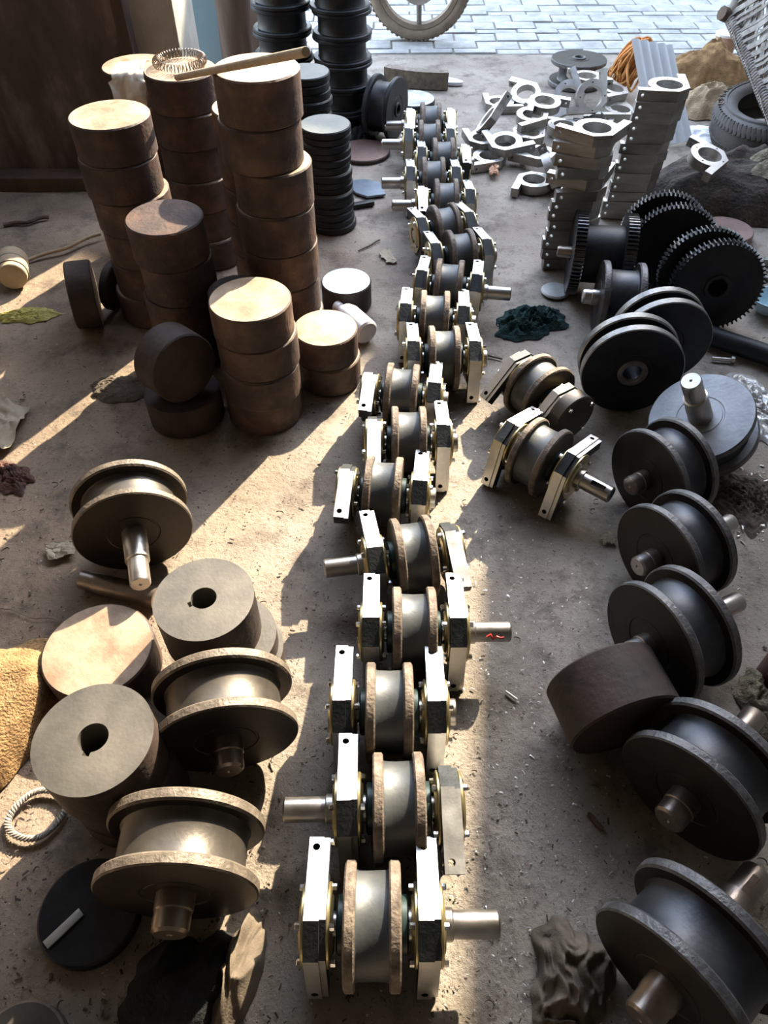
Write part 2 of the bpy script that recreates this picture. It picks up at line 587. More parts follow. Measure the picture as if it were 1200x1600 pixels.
# ------------------------------------------------------------------ the setting
def build_setting():
    n = 60
    x0, x1, y0, y1 = -3.0, 2.5, -2.6, 5.02
    nx, ny = 110, 150

    def f(i, j):
        x, y = x0 + (x1 - x0) * i, y0 + (y1 - y0) * j
        z = 0.006 * noise.noise(Vector((x * 2.1, y * 2.1, 0.3))) + 0.0025 * noise.noise(Vector((x * 9, y * 9, 4)))
        return (x, y, z - 0.004)
    structure('floor', grid_mesh('floor', nx, ny, f, floor_m), label='dirt-covered concrete shed floor')

    # paved road: bed of sand with single pavers
    bed = structure('ground', box_mesh('ground', 9.0, 2.6, 0.04, sand_m, z0=-0.045), (0.5, 6.3, 0), label='sand bed under the road pavers')
    structure('ground_beyond', box_mesh('ground_beyond', 40.0, 30.0, 0.04, sand_m, z0=-0.10), (0, 19.5, 0), label='open ground beyond the road')
    row_h, col_w, gap = 0.150, 0.262, 0.012
    pavers = {}
    yy, k = 5.03, 0
    while yy < 6.75:
        rh = row_h if k % 3 else row_h * 0.55
        off = (0.0 if k % 2 else col_w * 0.5) + rnd.uniform(-0.03, 0.03)
        x = -0.75 + off
        key = round(rh, 3)
        if key not in pavers:
            pavers[key] = box_mesh('paver', col_w - gap, rh - gap, 0.05, brick_m, 0.004, z0=-0.05)
        while x < 2.9:
            o = ob('paver', pavers[key], bed, (x - 0.5 + col_w / 2, yy - 6.3 + rh / 2, 0.002 + rnd.uniform(-0.004, 0.004)),
                   (rnd.uniform(-0.012, 0.012), rnd.uniform(-0.012, 0.012), rnd.uniform(-0.01, 0.01)))
            x += col_w
        yy += rh
        k += 1

    # shed shell (mostly out of the frame, shapes the light)
    structure('ceiling', box_mesh('ceiling', 5.6, 5.7, 0.08, roof_m), (-0.25, 0.25, 3.2))
    structure('wall_right', box_mesh('wall_right', 0.12, 7.7, 2.8, dull_wall, z0=0), (2.07, 1.2, 0), (0, 0, rad(-7.2)))
    structure('wall_left', box_mesh('wall_left', 0.12, 6.2, 3.16, dull_wall, z0=0), (-2.6, 0.4, 0))
    structure('wall_back', box_mesh('wall_back', 5.4, 0.12, 3.16, dull_wall, z0=0), (-0.1, -2.6, 0))
    # building across the road whose roof line cuts the low sun
    q = 1.72 + 4.2 / math.tan(SUN_EL)
    c = Vector((math.sin(SUN_AZ), math.cos(SUN_AZ), 0)) * (q + 1.0)
    structure('wall_far', box_mesh('wall_far', 12.0, 2.0, 4.2, plaster, z0=0), c, (0, 0, -SUN_AZ))

    # brown sheet-metal door leaf standing shut left of the opening
    d = structure('door_1', box_mesh('door_panel', 1.55, 0.05, 2.33, door_m, 0.004, z0=0.02), (-1.765, 3.35, 0), label='brown weathered sheet-metal door')
    ob('door_stile', box_mesh('door_stile', 0.045, 0.03, 2.3, wood_dark, 0.004, z0=0.06), d, (0.752, -0.035, 0))
    ob('sticker', box_mesh('sticker', 0.028, 0.002, 0.03, paper, 0.0), d, (0.36, -0.0265, 0.84), (0, rad(-8), 0), label='small white sticker')
    s = structure('trim_1', box_mesh('door_sill', 1.75, 0.10, 0.06, wood_dark, 0.006, z0=0), (-1.74, 3.27, 0), label='worn wooden door sill')
    # plastered pillar at the jamb and things beyond it
    structure('wall_pillar', box_mesh('wall_pillar', 0.20, 0.36, 2.9, plaster, 0.012, z0=0), (-0.92, 3.565, 0), label='grey plastered pillar beside the door')
    structure('wall_outer', box_mesh('wall_outer', 0.42, 0.06, 2.6, blue_wall, 0.004, z0=0), (-1.05, 4.62, 0), label='pale blue painted panel behind the pillar')

    def trunk(i, j):
        a = 2 * math.pi * i
        z = 2.4 * j
        r = 0.085 * (1 + 0.25 * noise.noise(Vector((math.cos(a) * 2, math.sin(a) * 2, z * 2.5)))) * (1 + 0.25 * (1 - j))
        return (r * math.cos(a), r * math.sin(a), z)
    t = ob('tree_trunk', grid_mesh('tree_trunk', 24, 40, trunk, wood_dark), None, (-0.755, 4.45, -0.02))
    tag(t, 'dark rough tree trunk behind the black spool stacks', 'tree')


build_setting()

# ------------------------------------------------------------------ crane wheel assemblies (the central row)
A_, TIP, CH, TH, RO, BORE = 0.070, 0.116, 0.044, 0.030, 0.076, 0.048     # bearing bracket outline
BT = 0.036                                                              # bracket thickness


def bracket_outline(a=A_, lip=0.0):
    a2 = a - lip
    pts = [(-TIP, a2), (a2 - CH, a2), (a2, a2 - CH), (a2, -TIP), (a - TH, -TIP)]
    v0 = -math.sqrt(RO * RO - (a - TH) ** 2)
    a0 = math.atan2(v0, a - TH)
    a1 = math.atan2(a - TH, v0)
    n = 22
    ang0, ang1 = a0, a1 - 2 * math.pi
    for k in range(n + 1):
        t = ang0 + (ang1 - ang0) * k / n
        pts.append((RO * math.cos(t), RO * math.sin(t)))
    pts.append((-TIP, a - TH))
    return pts


def circle_pts(r, n=28, c=(0, 0)):
    return [(c[0] + r * math.cos(2 * math.pi * k / n), c[1] + r * math.sin(2 * math.pi * k / n)) for k in range(n)]


def bracket_mesh(loose, mirror=False):
    key = ('loose_bracket' if loose else 'bearing_block')
    if mirror:
        me = bracket_mesh(loose)
        if 'block_mirror' not in MESH:
            me = me.copy()
            me.transform(Matrix.Diagonal((-1, 1, 1, 1)))
            me.flip_normals()
            MESH['block_mirror'] = me
        return MESH['block_mirror']
    if key in MESH:
        return MESH[key]
    cutter = lathe('c', [(0, -0.05), (0.0065, -0.05), (0.0065, 0.05), (0, 0.05)], key_dark, 14, 'Z')

    def side(li, a, b):
        if li > 0:
            return 1
        du, dv = b[0] - a[0], b[1] - a[1]
        if abs(a[1] - b[1]) < 1e-5 and a[1] > 0.06:
            return 1
        if abs(a[0] - b[0]) < 1e-5 and a[0] > 0.06:
            return 1
        return 0
    mats = [block_paint, bright, chrome]
    if loose:
        small = [circle_pts(0.0036, 8, (0.060 * math.cos(t), 0.060 * math.sin(t))) for t in (rad(0), rad(90), rad(180), rad(270))]
        me = outline_prism(bracket_outline(), [circle_pts(BORE)] + small, -BT / 2, BT / 2, key, [loose_side, bright], 1, lambda li, a, b: 1 if li == 1 else 0)
    else:
        m1 = outline_prism(bracket_outline(), [], -BT / 2, BT * 0.20, key, mats, 0, side)
        m2 = outline_prism(bracket_outline(lip=0.0035), [], BT * 0.20 - 0.0002, BT / 2, key, mats, 0, side)
        bm = bmesh.new()
        bm.from_mesh(m1)
        bm.from_mesh(m2)
        me = bpy.data.meshes.new(key)
        bm.to_mesh(me)
        bm.free()
        for m in mats:
            me.materials.append(m)
    x = 0.0 if loose else -BT * 0.14
    cuts = [(cutter, Matrix.Translation((x, -TIP + 0.018, A_))),
            (cutter, Matrix.Translation((x, A_, -TIP + 0.018)) @ Matrix.Rotation(rad(90), 4, 'X'))]
    me = cut(me, cuts)
    MESH[key] = me
    return me


loose_side = mat('milled_bracket_side', (0.20, 0.185, 0.165), (0.42, 0.40, 0.37), 0.40, 0.8, 14, 0.12, 120, rough2=0.55, aniso_x=(1, 0.3, 1))

WR, WT = 0.099, 0.094                 # wheel flange radius, overall width
FW = 0.0195                           # flange thickness
TR = 0.083                            # tread radius


def bolt_mesh():
    if 'bolt' not in MESH:
        MESH['bolt'] = lathe('bolt', [(0, 0.009), (0.0045, 0.009), (0.0062, 0.0075), (0.0062, 0), (0.0035, 0), (0.0035, -0.004), (0, -0.004)], chrome, 6, 'X', sharp=25)
    return MESH['bolt']


def cover_mesh():
    if 'cover' not in MESH:
        MESH['cover'] = lathe('bearing_cover', [(0.027, 0), (0.063, 0), (0.065, 0.002), (0.065, 0.0055), (0.063, 0.007), (0.046, 0.007), (0.043, 0.011), (0.029, 0.011), (0.027, 0.009)],
                              gold, 40, 'X', closed=True)
    return MESH['cover']


def shaft_mesh(side_len, keyed):
    key = ('shaft', round(side_len, 3), keyed)
    if key not in MESH:
        r1, r2 = 0.0265, 0.0225
        x0, x1, x2 = -0.118, 0.135, 0.118 + side_len
        prof = [(0, x0), (0.018, x0), (0.0205, x0 + 0.003), (0.0205, -0.05), (r1, -0.05), (r1, x1 - 0.002), (r1 - 0.002, x1), (r2, x1), (r2, x2 - 0.003), (r2 - 0.003, x2), (0.004, x2), (0, x2 - 0.006)]
        me = lathe('shaft', prof, [shaft_mat, key_dark], 32, 'X')
        if keyed:
            sl = bmesh.new()
            bmesh.ops.create_cube(sl, size=1.0)
            for v in sl.verts:
                v.co = Vector((v.co.x * 0.052, v.co.y * 0.013, v.co.z * 0.014))
            bmesh.ops.bevel(sl, geom=[e for e in sl.edges if abs(e.verts[0].co.z - e.verts[1].co.z) > 0.01], offset=0.006, segments=4, affect='EDGES')
            cm = bpy.data.meshes.new('c')
            sl.to_mesh(cm)
            sl.free()
            cm.materials.append(key_dark)
            me = cut(me, [(cm, Matrix.Translation((x2 - 0.038, 0, r2)))])
        MESH[key] = me
    return MESH[key]


def tread_mesh():
    if 'tread' not in MESH:
        h = WT / 2 - FW + 0.001
        MESH['tread'] = lathe('tread', [(0.03, -h), (TR + 0.003, -h), (TR, -h + 0.004), (TR - 0.001, 0), (TR, h - 0.004), (TR + 0.003, h), (0.03, h)], tread_mat, 64, 'X', closed=True)
        MESH['flange'] = lathe('flange', [(0.026, -FW / 2), (WR - 0.004, -FW / 2), (WR, -FW / 2 + 0.003), (WR, FW / 2 - 0.003), (WR - 0.004, FW / 2), (0.026, FW / 2)],
                               [flange_face, flange_mat], 64, 'X', closed=True, pm=[0, 1, 1, 1, 0, 0])
        MESH['hub'] = lathe('hub', [(0.024, 0), (0.046, 0), (0.046, 0.010), (0.040, 0.013), (0.024, 0.013)], hub_green, 36, 'X', closed=True)
    return MESH['tread']


def assembly(loc, yaw, left, right, shaft_side, label, shaft_len=0.095, keyed=False, key_ang=-35, red=False, group=None,
             ltilt=0.0, rtilt=0.0, loff=0.0, roff=0.0, left_block=True, right_block=True, round_cover=False):
    """A crane wheel on its axle between two bearing brackets. left/right: 'A' corner towards the near side, 'B' towards the far side."""
    tread_mesh()
    root = thing('wheel_assembly', label, 'wheel', loc, (0, 0, rad(yaw)), group)
    z = WR + 0.003
    ob('tread', MESH['tread'], root, (0, 0, z), (rnd.uniform(0, 6), 0, 0))
    for s in (-1, 1):
        ob('flange', MESH['flange'], root, (s * (WT / 2 - FW / 2), 0, z), (rnd.uniform(0, 6), 0, 0))
        ob('hub', MESH['hub'], root, (s * WT / 2, 0, z), (0, 0, rad(180) if s < 0 else 0))
    sh = ob('shaft', shaft_mesh(shaft_len, keyed), root, (0, 0, z), (rad(key_ang), 0, 0 if shaft_side == 'R' else rad(180)))
    if red:
        ob('paint_mark', tube_mesh('paint_mark', [(0.158, -0.020, 0.011), (0.166, -0.017, 0.0155), (0.172, -0.022, 0.006), (0.180, -0.0195, 0.012), (0.188, -0.021, 0.009), (0.196, -0.0205, 0.0105)], 0.0032, red_mark, 6), sh,
           (0, 0, 0), (rad(-key_ang), 0, 0), label='red paint scribble')
    for s, kind, tilt, off, on in ((-1, left, ltilt, loff, left_block), (1, right, rtilt, roff, right_block)):
        if not on:
            continue
        x = s * 0.093 + off
        # outline (u, v) -> local (Y, Z); A mirrors so that the chamfered corner looks at the near side
        blk = ob('bearing_block', bracket_mesh(False, kind == 'A'), root, (x, 0, z))
        if kind == 'A':
            blk.rotation_euler = (rad(13 - 0.5 * tilt), 0, rad(180))
        else:
            blk.rotation_euler = (rad(13 + 0.5 * tilt), 0, 0)
        for e in (-1, 1):
            cv = ob('bearing_cover', cover_mesh(), blk, (e * (BT / 2 - 0.001), 0, 0), (0, 0, rad(180) if e < 0 else 0))
            for k in range(4):
                a = rad(45 + 90 * k) + 0.3
                ob('bolt', bolt_mesh(), blk, (e * (BT / 2 + 0.006), 0.056 * math.cos(a), 0.056 * math.sin(a)), (rnd.uniform(0, 3), 0, rad(180) if e < 0 else 0))
    return root


ROW = [  # px, y of flange top, yaw, left, right, shaft side, keyed, left tilt, right tilt
    (583, 1344, 0, 'A', 'A', 'R', False, 3, 2),
    (622, 1176, 1, 'A', 'B', 'L', False, 3, 0),
    (608, 1036, 0, 'A', 'A', None, False, 4, 6),
    (646, 918, 0, 'A', 'A', 'R', False, 2, 4),
    (645, 808, 9, 'A', 'B', 'L', True, 4, 3),
    (599, 714, -5, 'B', 'A', None, False, -4, 3),
    (638, 636, 0, 'B', 'A', None, False, -3, 0),
    (628, 569, -6, 'B', 'A', None, False, -8, 2),
    (693, 510, 0, 'A', 'A', None, False, 2, 3),
    (679, 455, -4, 'A', 'A', None, False, 3, 5),
    (702, 406, -8, 'A', 'A', 'R', False, 6, 5),
    (719, 359, 9, 'A', 'A', None, False, 4, 4),
    (694, 319, 14, 'A', 'A', None, False, 3, 5),
    (697, 280, 0, 'B', 'A', 'L', False, 0, 3),
    (677, 246, 0, 'A', 'A', 'L', False, 2, 4),
    (693, 216, 0, 'A', 'B', None, False, 3, -12),
    (671, 188, 0, 'A', 'A', 'L', False, 2, 3),
    (673, 160, 0, 'B', 'B', 'L', False, 0, 0),
]
NEARS = {0: 'nearest the camera in the central row, axle end pointing right',
         1: 'second from the camera in the central row, axle end pointing left',
         2: 'third from the camera in the central row, no long axle end showing',
         3: 'fourth from the camera, red paint scribble on its axle',
         4: 'fifth from the camera in the central row, keyed axle end pointing left',
         17: 'farthest in the central row, beside the black spool on edge'}
for i, (px, yt, yaw, l, r, side, keyed, lt, rt) in enumerate(ROW):
    p = wheel_at_top(px, yt, WR)
    if i in NEARS:
        lab = 'bracketed crane wheel, ' + NEARS[i]
    elif i < 9:
        lab = 'bracketed crane wheel, %s from the camera in the central row' % ordinal(i)
    else:
        lab = 'bracketed crane wheel, %s from the far end of the central row' % ordinal(17 - i)
    assembly(p, yaw, l, r, side or 'R', lab, shaft_len=0.095 if side else 0.003, keyed=keyed, key_ang=55 if keyed else 0,
             red=(i == 3), group='crane wheel assemblies in the central row', ltilt=lt, rtilt=rt)

# two more assemblies standing to the right of the row
assembly(G(842, 716, WR) - Vector((0, 0, WR)), -40, 'A', 'A', 'R',
         'loose crane wheel with bearing brackets right of the row, keyed axle end towards the camera',
         shaft_len=0.10, keyed=True, key_ang=25, ltilt=-6, rtilt=-4)
ca = assembly(G(842, 612, WR) - Vector((0, 0, WR)), -56, 'A', 'A', 'R',
              'brown crane wheel with a round bolted end cap, behind the keyed loose wheel',
              shaft_len=-0.03, ltilt=-64, rtilt=-64)
ob('end_cap', lathe('end_cap', [(0, 0.040), (0.070, 0.040), (0.074, 0.037), (0.074, 0), (0.02, 0)], brown_spool, 48, 'X'), ca, (0.112, 0, WR + 0.003))
for k in range(4):
    a = rad(35 + 90 * k)
    ob('bolt', bolt_mesh(), ca, (0.151, 0.060 * math.cos(a), WR + 0.003 + 0.060 * math.sin(a)))

# ------------------------------------------------------------------ solid steel discs in stacks on the left


def disc_mesh(r, t, top, side, bev=0.004):
    key = ('disc', round(r, 4), round(t, 4), top.name, side.name)
    if key not in MESH:
        MESH[key] = lathe('steel_disc', disc_prof(r, t, bev), [side, top], 64, 'Z', pm=[0, 0, 0, 0, 1])
    return MESH[key]


def disc_stack(top, D, n, label, group, top_m=rust_top, side_m=rust_side, jit=0.007, base=0.0, dj=0.0, offs=None):
    """Stack of n discs whose topmost face is centred on the point top."""
    t = (top.z - base) / n
    for k in range(n):
        last = k == n - 1
        jx, jy = (0, 0) if last else (rnd.uniform(-jit, jit), rnd.uniform(-jit, jit))
        d = D if last else D + rnd.choice([0, 0, -dj, dj])
        if offs and k in offs:
            jx, jy = offs[k]
        o = ob('steel_disc', disc_mesh(d / 2, t - 0.0006, top_m, side_m), None, (top.x + jx, top.y + jy, base + k * t), (0, 0, rnd.uniform(0, 6)))
        from_top = n - 1 - k
        pos = 'topmost' if from_top == 0 else ('lowest' if k == 0 else ordinal(from_top) + ' below the top')
        tag(o, label % pos, 'steel disc', group)


GR = 'rusty steel discs stacked on the left'
disc_stack(from_width(170, 178, 126, 0.235), 0.235, 6, 'rusty thick steel disc, %s in the stack nearest the brown door', GR, dj=0.006)
disc_stack(from_width(281, 107, 113, 0.235), 0.235, 6, 'rusty thick steel disc, %s in the stack carrying the wire coil ring', GR, dj=0.006)
disc_stack(from_width(212, 101, 106, 0.235), 0.235, 6, 'rusty thick steel disc, %s in the back stack draped with paper', GR, dj=0.004)
disc_stack(from_width(400, 104, 137, 0.227), 0.227, 7, 'rusty thick steel disc, %s in the tallest stack with sunlit right edge', GR, dj=0.002, offs={5: (-0.008, 0.0), 4: (0.014, 0.0), 3: (0.010, -0.004), 2: (0.012, 0.0), 1: (0.010, 0.0), 0: (0.016, 0.0)})
disc_stack(Vector((-0.398, 2.362, 0.66)), 0.228, 6, 'rusty thick steel disc, %s in the stack hidden behind the tallest one', GR, jit=0.003)
disc_stack(from_width(256, 338, 121, 0.222), 0.222, 4, 'rusty thick steel disc, %s in the shaded middle stack of four', GR, dj=0.004, top_m=rust_side)  # rougher rusty tops, their dark colour also standing in for shade
disc_stack(from_width(390, 466, 130, 0.222), 0.222, 4, 'rusty thick steel disc, %s in the front stack of four, half sunlit', GR, dj=0.004)
disc_stack(Vector((-0.1786, 1.919, 0.19)), 0.196, 2, 'rusty steel disc, %s in the stack of two beside the white bottle', GR)
disc_stack(Vector((-0.44, 1.965, 0.29)), 0.174, 3, 'dark steel disc, %s in the stack hidden behind the front four', GR, side_m=dark_side, top_m=dark_side)
disc_stack(Vector((-0.133, 2.345, 0.092)), 0.176, 1, 'pale ground steel disc lying beside the tallest stack%.0s', GR, top_m=blue_disc, side_m=dark_side)
disc_stack(Vector((-0.60, 1.735, 0.10)), 0.222, 1, 'dark steel disc lying flat under the tilted dark disc%.0s', GR, top_m=dark_side, side_m=dark_side)


def axis_rot(ax, roll=0.0):
    """Rotation whose local X points along ax."""
    x = Vector(ax).normalized()
    up = Vector((0, 0, 1))
    if abs(x.z) > 0.95:
        up = Vector((0, 1, 0))
    y = up.cross(x).normalized()
    z = x.cross(y)
    return Matrix((x, y, z)).transposed() @ Matrix.Rotation(roll, 3, 'X')


def disc_on_edge(center, ax, r, t, label, group, top_m, side_m):
    R = axis_rot(ax)
    key = ('edge_disc', r, t, top_m.name)
    if key not in MESH:
        MESH[key] = lathe('steel_disc', disc_prof(r, t, 0.004, -t / 2), [side_m, top_m], 64, 'X', pm=[1, 0, 0, 0, 1])
    o = ob('steel_disc', MESH[key], None, center, R)
    return tag(o, label, 'steel disc', group)


disc_on_edge(Vector((-0.595, 1.725, 0.204)), (0.70, -0.66, 0.04), 0.103, 0.10, 'dark steel disc tilted on another disc, face towards the camera', GR, dark_side, dark_side)
disc_on_edge(G(131, 460, 0.112), (-0.95, -0.30, 0.06), 0.110, 0.082, 'dark steel disc standing on its edge at far left', GR, rust_top, dark_side)
disc_on_edge(G(178, 446, 0.085), (-0.97, 0.2, 0.1), 0.085, 0.03, 'thin dark disc on edge leaning behind the standing disc', GR, dark_side, dark_side)

# thin plates stacked behind
GP = 'thin dark round plates'
disc_stack(Vector((-0.220, 2.927, 0.396)), 0.192, 15, 'thin dark round plate, %s in the front plate stack', GP, plate_top, black_steel, jit=0.010, dj=0.006)
disc_stack(Vector((-0.315, 3.30, 0.455)), 0.195, 15, 'thin dark round plate, %s in the plate stack behind the tallest discs', GP, plate_top, black_steel, jit=0.010, dj=0.006)


# wire coil ring, rod, paper and bottle
def coil_ring():
    c = from_width(281, 107, 113, 0.235)
    pts, R, r, n = [], 0.076, 0.011, 44
    for i in range(n * 10):
        a = 2 * math.pi * i / (n * 10)
        b = a * n
        rr = R + r * math.cos(b)
        pts.append((rr * math.cos(a), rr * math.sin(a), r * math.sin(b) * 1.15))
    o = ob('coil_ring', tube_mesh('coil_ring', pts, 0.0016, shaft_brown, 5, True), None, (c.x - 0.002, c.y + 0.025, c.z + 0.0155))
    tag(o, 'coiled wire ring lying on a sunlit disc stack', 'wire')
    h2 = c.z
    h3 = from_width(400, 104, 137, 0.227).z
    a = G(277, 121, h2 + 0.011)
    lo, hi = h3, h3 + 0.4
    for _ in range(40):                       # end height that lets the rod rest on the rim of the taller stack
        mid = (lo + hi) / 2
        b = G(478, 81, mid)
        best = min((a.lerp(b, k / 200) for k in range(201)), key=lambda q: abs(project(q)[0] - 337))
        if best.z < h3 + 0.011:
            lo = mid
        else:
            hi = mid
    d = (b - a)
    rod = ob('rod', lathe('rod', [(0, 0), (0.0095, 0), (0.010, 0.002), (0.0085, d.length - 0.002), (0.008, d.length), (0, d.length)], wood_pale, 14, 'X'), None, a, axis_rot(d))
    tag(rod, 'pale straight rod laid across the two tallest disc stacks', 'rod')
    c = from_width(212, 101, 106, 0.235)

    def f(i, j):
        w = 0.105 if j < 0.5 else 0.135 * (1 - 0.55 * (j - 0.5) / 0.5)
        x = (i - 0.5) * w + 0.004 + 0.008 * noise.noise(Vector((j * 6, i, 3)))
        if j < 0.40:
            t = j / 0.40
            y, z = -0.010 - 0.106 * t, 0.006 + 0.020 * math.sin(t * 3.1) * (0.4 + 0.6 * i)
        else:
            t = (j - 0.40) / 0.60
            y, z = -0.124 - 0.016 * t - 0.03 * math.sin(t * 3.0), 0.008 - (0.135 + 0.04 * math.sin(i * 6.5)) * t
        y += 0.012 * noise.noise(Vector((i * 4, j * 4, 7)))
        return (x, y, z + 0.006 * abs(noise.noise(Vector((i * 6, j * 6, 1)))))
    p = ob('paper_sheet', grid_mesh('paper_sheet', 26, 34, f, paper, 0.0015), None, c + Vector((0, 0, 0.004)))
    tag(p, 'crumpled white paper hanging over the edge of the back disc stack', 'paper')
    # white plastic bottle lying behind the stack of two
    R = axis_rot((0.55, -0.75, -0.05))
    prof = [(0, 0), (0.036, 0), (0.043, 0.006), (0.043, 0.11), (0.036, 0.135), (0.017, 0.150), (0.016, 0.17)]
    bt = thing('plastic_bottle', 'white plastic bottle lying beside the stack of two rusty discs', 'bottle', G(548, 497, 0.045), R)
    ob('body', lathe('body', [(r, -t) for r, t in prof[::-1]], white_plastic, 36, 'X'), bt, (0.10, 0, 0))
    ob('cap', lathe('cap', [(0, -0.185), (0.019, -0.185), (0.019, -0.165), (0.0, -0.165)], white_plastic, 24, 'X'), bt, (0.10, 0, 0))


coil_ring()

# ------------------------------------------------------------------ large flanged spools


def spool_parts(D, TD, W, FW_, mats, seg=72, bore=0.0):
    tread_m, rim_m, face_m = mats
    key = ('spool', D, TD, W, FW_, tread_m.name, bore)
    if key not in MESH:
        h = W / 2 - FW_
        br = max(bore, 0.012)
        tread = lathe('tread', [(br, -h), (TD / 2 + 0.004, -h), (TD / 2, -h + 0.006), (TD / 2, h - 0.006), (TD / 2 + 0.004, h), (br, h)], tread_m, seg, 'X', closed=True)
        r = D / 2
        # x > 0 is the outward side
        fl = lathe('flange', [(br, -FW_ / 2), (r - 0.004, -FW_ / 2), (r, -FW_ / 2 + 0.004), (r, FW_ / 2 - 0.003), (r - 0.003, FW_ / 2), (0.062, FW_ / 2), (0.060, FW_ / 2 - 0.0015), (0.056, FW_ / 2 - 0.0015), (0.055, FW_ / 2), (br, FW_ / 2)],
                   [face_m, rim_m], seg, 'X', closed=True, pm=[0, 1, 1, 1, 0, 0, 0, 0, 0, 0])
        MESH[key] = (tread, fl)
    return MESH[key]


def stub_mesh(L, r, mat_, step=True):
    key = ('stub', round(L, 3), round(r, 4), mat_.name, step)
    if key not in MESH:
        if step and L > 0.1:
            prof = [(0, -0.01), (r, -0.01), (r, L * 0.30), (r * 0.97, L * 0.31), (r * 0.97, L * 0.55), (r * 0.82, L * 0.56), (r * 0.82, L - 0.004), (r * 0.74, L), (0.004, L), (0, L - 0.006)]
        elif step:
            prof = [(0, -0.01), (r, -0.01), (r, L * 0.42), (r * 0.94, L * 0.46), (r * 0.94, L - 0.005), (r * 0.80, L), (0.005, L), (0, L - 0.007)]
        else:
            prof = [(0, -0.01), (r, -0.01), (r, L - 0.004), (r - 0.004, L), (0.004, L), (0, L - 0.006)]
        MESH[key] = lathe('shaft', prof, mat_, 36, 'X')
    return MESH[key]


brown_face = mat('dark_turned_face', (0.022, 0.018, 0.015), (0.055, 0.044, 0.035), 0.42, 0.5, 6, 0.06, 100, rough2=0.55)
BROWN = (brown_spool, brown_rim, brown_face)
BLUE = (blue_spool, blue_rim, blue_face)
BLACK = (black_steel, black_rim, black_steel)


def spool(center, ax, D, W, label, group, mats, neg=0.0, pos=0.0, sr=0.026, TD=None, FW_=0.022, shaft_m=shaft_mat, bore=0.0, keyed=False, name='flanged_spool'):
    """Two-flanged spool centred on a point; neg/pos: lengths of the axle ends along -ax and +ax."""
    TD = TD or D * 0.80
    R = axis_rot(ax, rnd.uniform(0, 6) if not keyed else 0.0)
    base = Vector((center.x, center.y, 0 if center.z < 0.3 else center.z))
    root = thing(name, label, 'spool', base, R, group)
    off = R.transposed() @ (center - base)
    tread, fl = spool_parts(D, TD, W, FW_, mats, bore=bore)
    ob('tread', tread, root, off)
    for s in (-1, 1):
        ob('flange', fl, root, off + Vector((s * (W / 2 - FW_ / 2), 0, 0)), (0, 0, 0 if s > 0 else rad(180)))
    if bore > 0:
        hk = ('hubring', bore, mats[2].name)
        if hk not in MESH:
            MESH[hk] = lathe('hub_ring', [(bore * 0.86, -0.01), (bore * 1.30, -0.01), (bore * 1.30, 0.004), (bore * 1.24, 0.007), (bore * 0.92, 0.007), (bore * 0.86, 0.004)], [mats[1]], 40, 'X', closed=True)
        for s in (-1, 1):
            ob('hub_ring', MESH[hk], root, off + Vector((s * W / 2, 0, 0)), (0, 0, 0 if s > 0 else rad(180)))
    for s, L in ((-1, neg), (1, pos)):
        if L > 0:
            me = stub_mesh(L, sr, shaft_m)
            sh = ob('shaft', me, root, off + Vector((s * W / 2, 0, 0)), (0, 0, 0 if s > 0 else rad(180)))
            if keyed and s > 0:
                ob('keyway', box_mesh('keyway', 0.05, 0.012, 0.002, rust_side, 0.0009), sh, (L - 0.045, 0.0, sr * 0.82 - 0.0004))
    return root


GL = 'flanged spools on the left'
SR_ = 0.139
spool(G(206, 806, SR_), (0.30, -0.95, -0.03), 0.278, 0.115, 'brown flanged spool with long stepped axle, standing behind the keyed discs', GL, BROWN, neg=0.05, pos=0.155, sr=0.029, shaft_m=machined)
spool(G(351, 1112, SR_), (0.20, -0.97, -0.02), 0.278, 0.125, 'brown flanged spool left of the row, sun on its drum', GL, BROWN, neg=0.05, pos=0.060, sr=0.031, shaft_m=shaft_brown)
spool(G(285, 1337, SR_), (0.02, -0.98, 0.05), 0.276, 0.125, 'brown flanged spool nearest the camera at lower left, over the black rag', GL, BROWN, neg=0.05, pos=0.062, sr=0.033, shaft_m=shaft_brown)

GRR = 'flanged spools on the right'


def yaw_ax(deg, z=0.0):
    return (math.cos(rad(deg)), math.sin(rad(deg)), z)


spool(G(1036, 737, 0.131), yaw_ax(28), 0.262, 0.115, 'dark flanged spool with short stub, leaning by the upright spool', GRR, BLUE, neg=0.055, pos=0.05, sr=0.027, shaft_m=shaft_brown)
spool(G(1054, 858, 0.131), yaw_ax(28), 0.262, 0.118, 'dark flanged spool on the right with plain axle end, below the upright spool', GRR, BLUE, neg=0.055, pos=0.125, sr=0.026)
spool(G(1048, 990, 0.137), yaw_ax(26), 0.274, 0.118, 'dark flanged spool on the right resting against the lying rusty disc', GRR, BLUE, neg=0.05, pos=0.135, sr=0.027)
spool(G(1100, 1214, 0.138), yaw_ax(42), 0.276, 0.120, 'dark flanged spool at the right edge in front of the lying rusty disc', GRR, BLUE, neg=0.060, pos=0.125, sr=0.030, shaft_m=shaft_brown)
spool(G(1078, 1496, 0.138), yaw_ax(40), 0.276, 0.125, 'dark flanged spool nearest the camera at lower right with keyed axle', GRR, BLUE, neg=0.068, pos=0.135, sr=0.031, shaft_m=shaft_brown, keyed=True)
spool(Vector((0.885, 1.545, 0.121)), (-0.47, -0.18, 0.86), 0.275, 0.115, 'dark flanged spool lying flat with bright stepped axle pointing up', GRR, (blue_spool, blue_rim, mat('sky_reflection_face', (0.17, 0.18, 0.19), (0.30, 0.31, 0.32), 0.36, 0.7, 8, 0.06, 90, rough2=0.5)), pos=0.165, sr=0.032, shaft_m=machined)  # face paler than the other dark spools: sky reflection put into its colour
spool(G(966, 467, 0.119), yaw_ax(-8), 0.238, 0.135, 'dark flanged spool in front of the toothed drum', GRR, BLUE, neg=0.05, sr=0.026, TD=0.185)
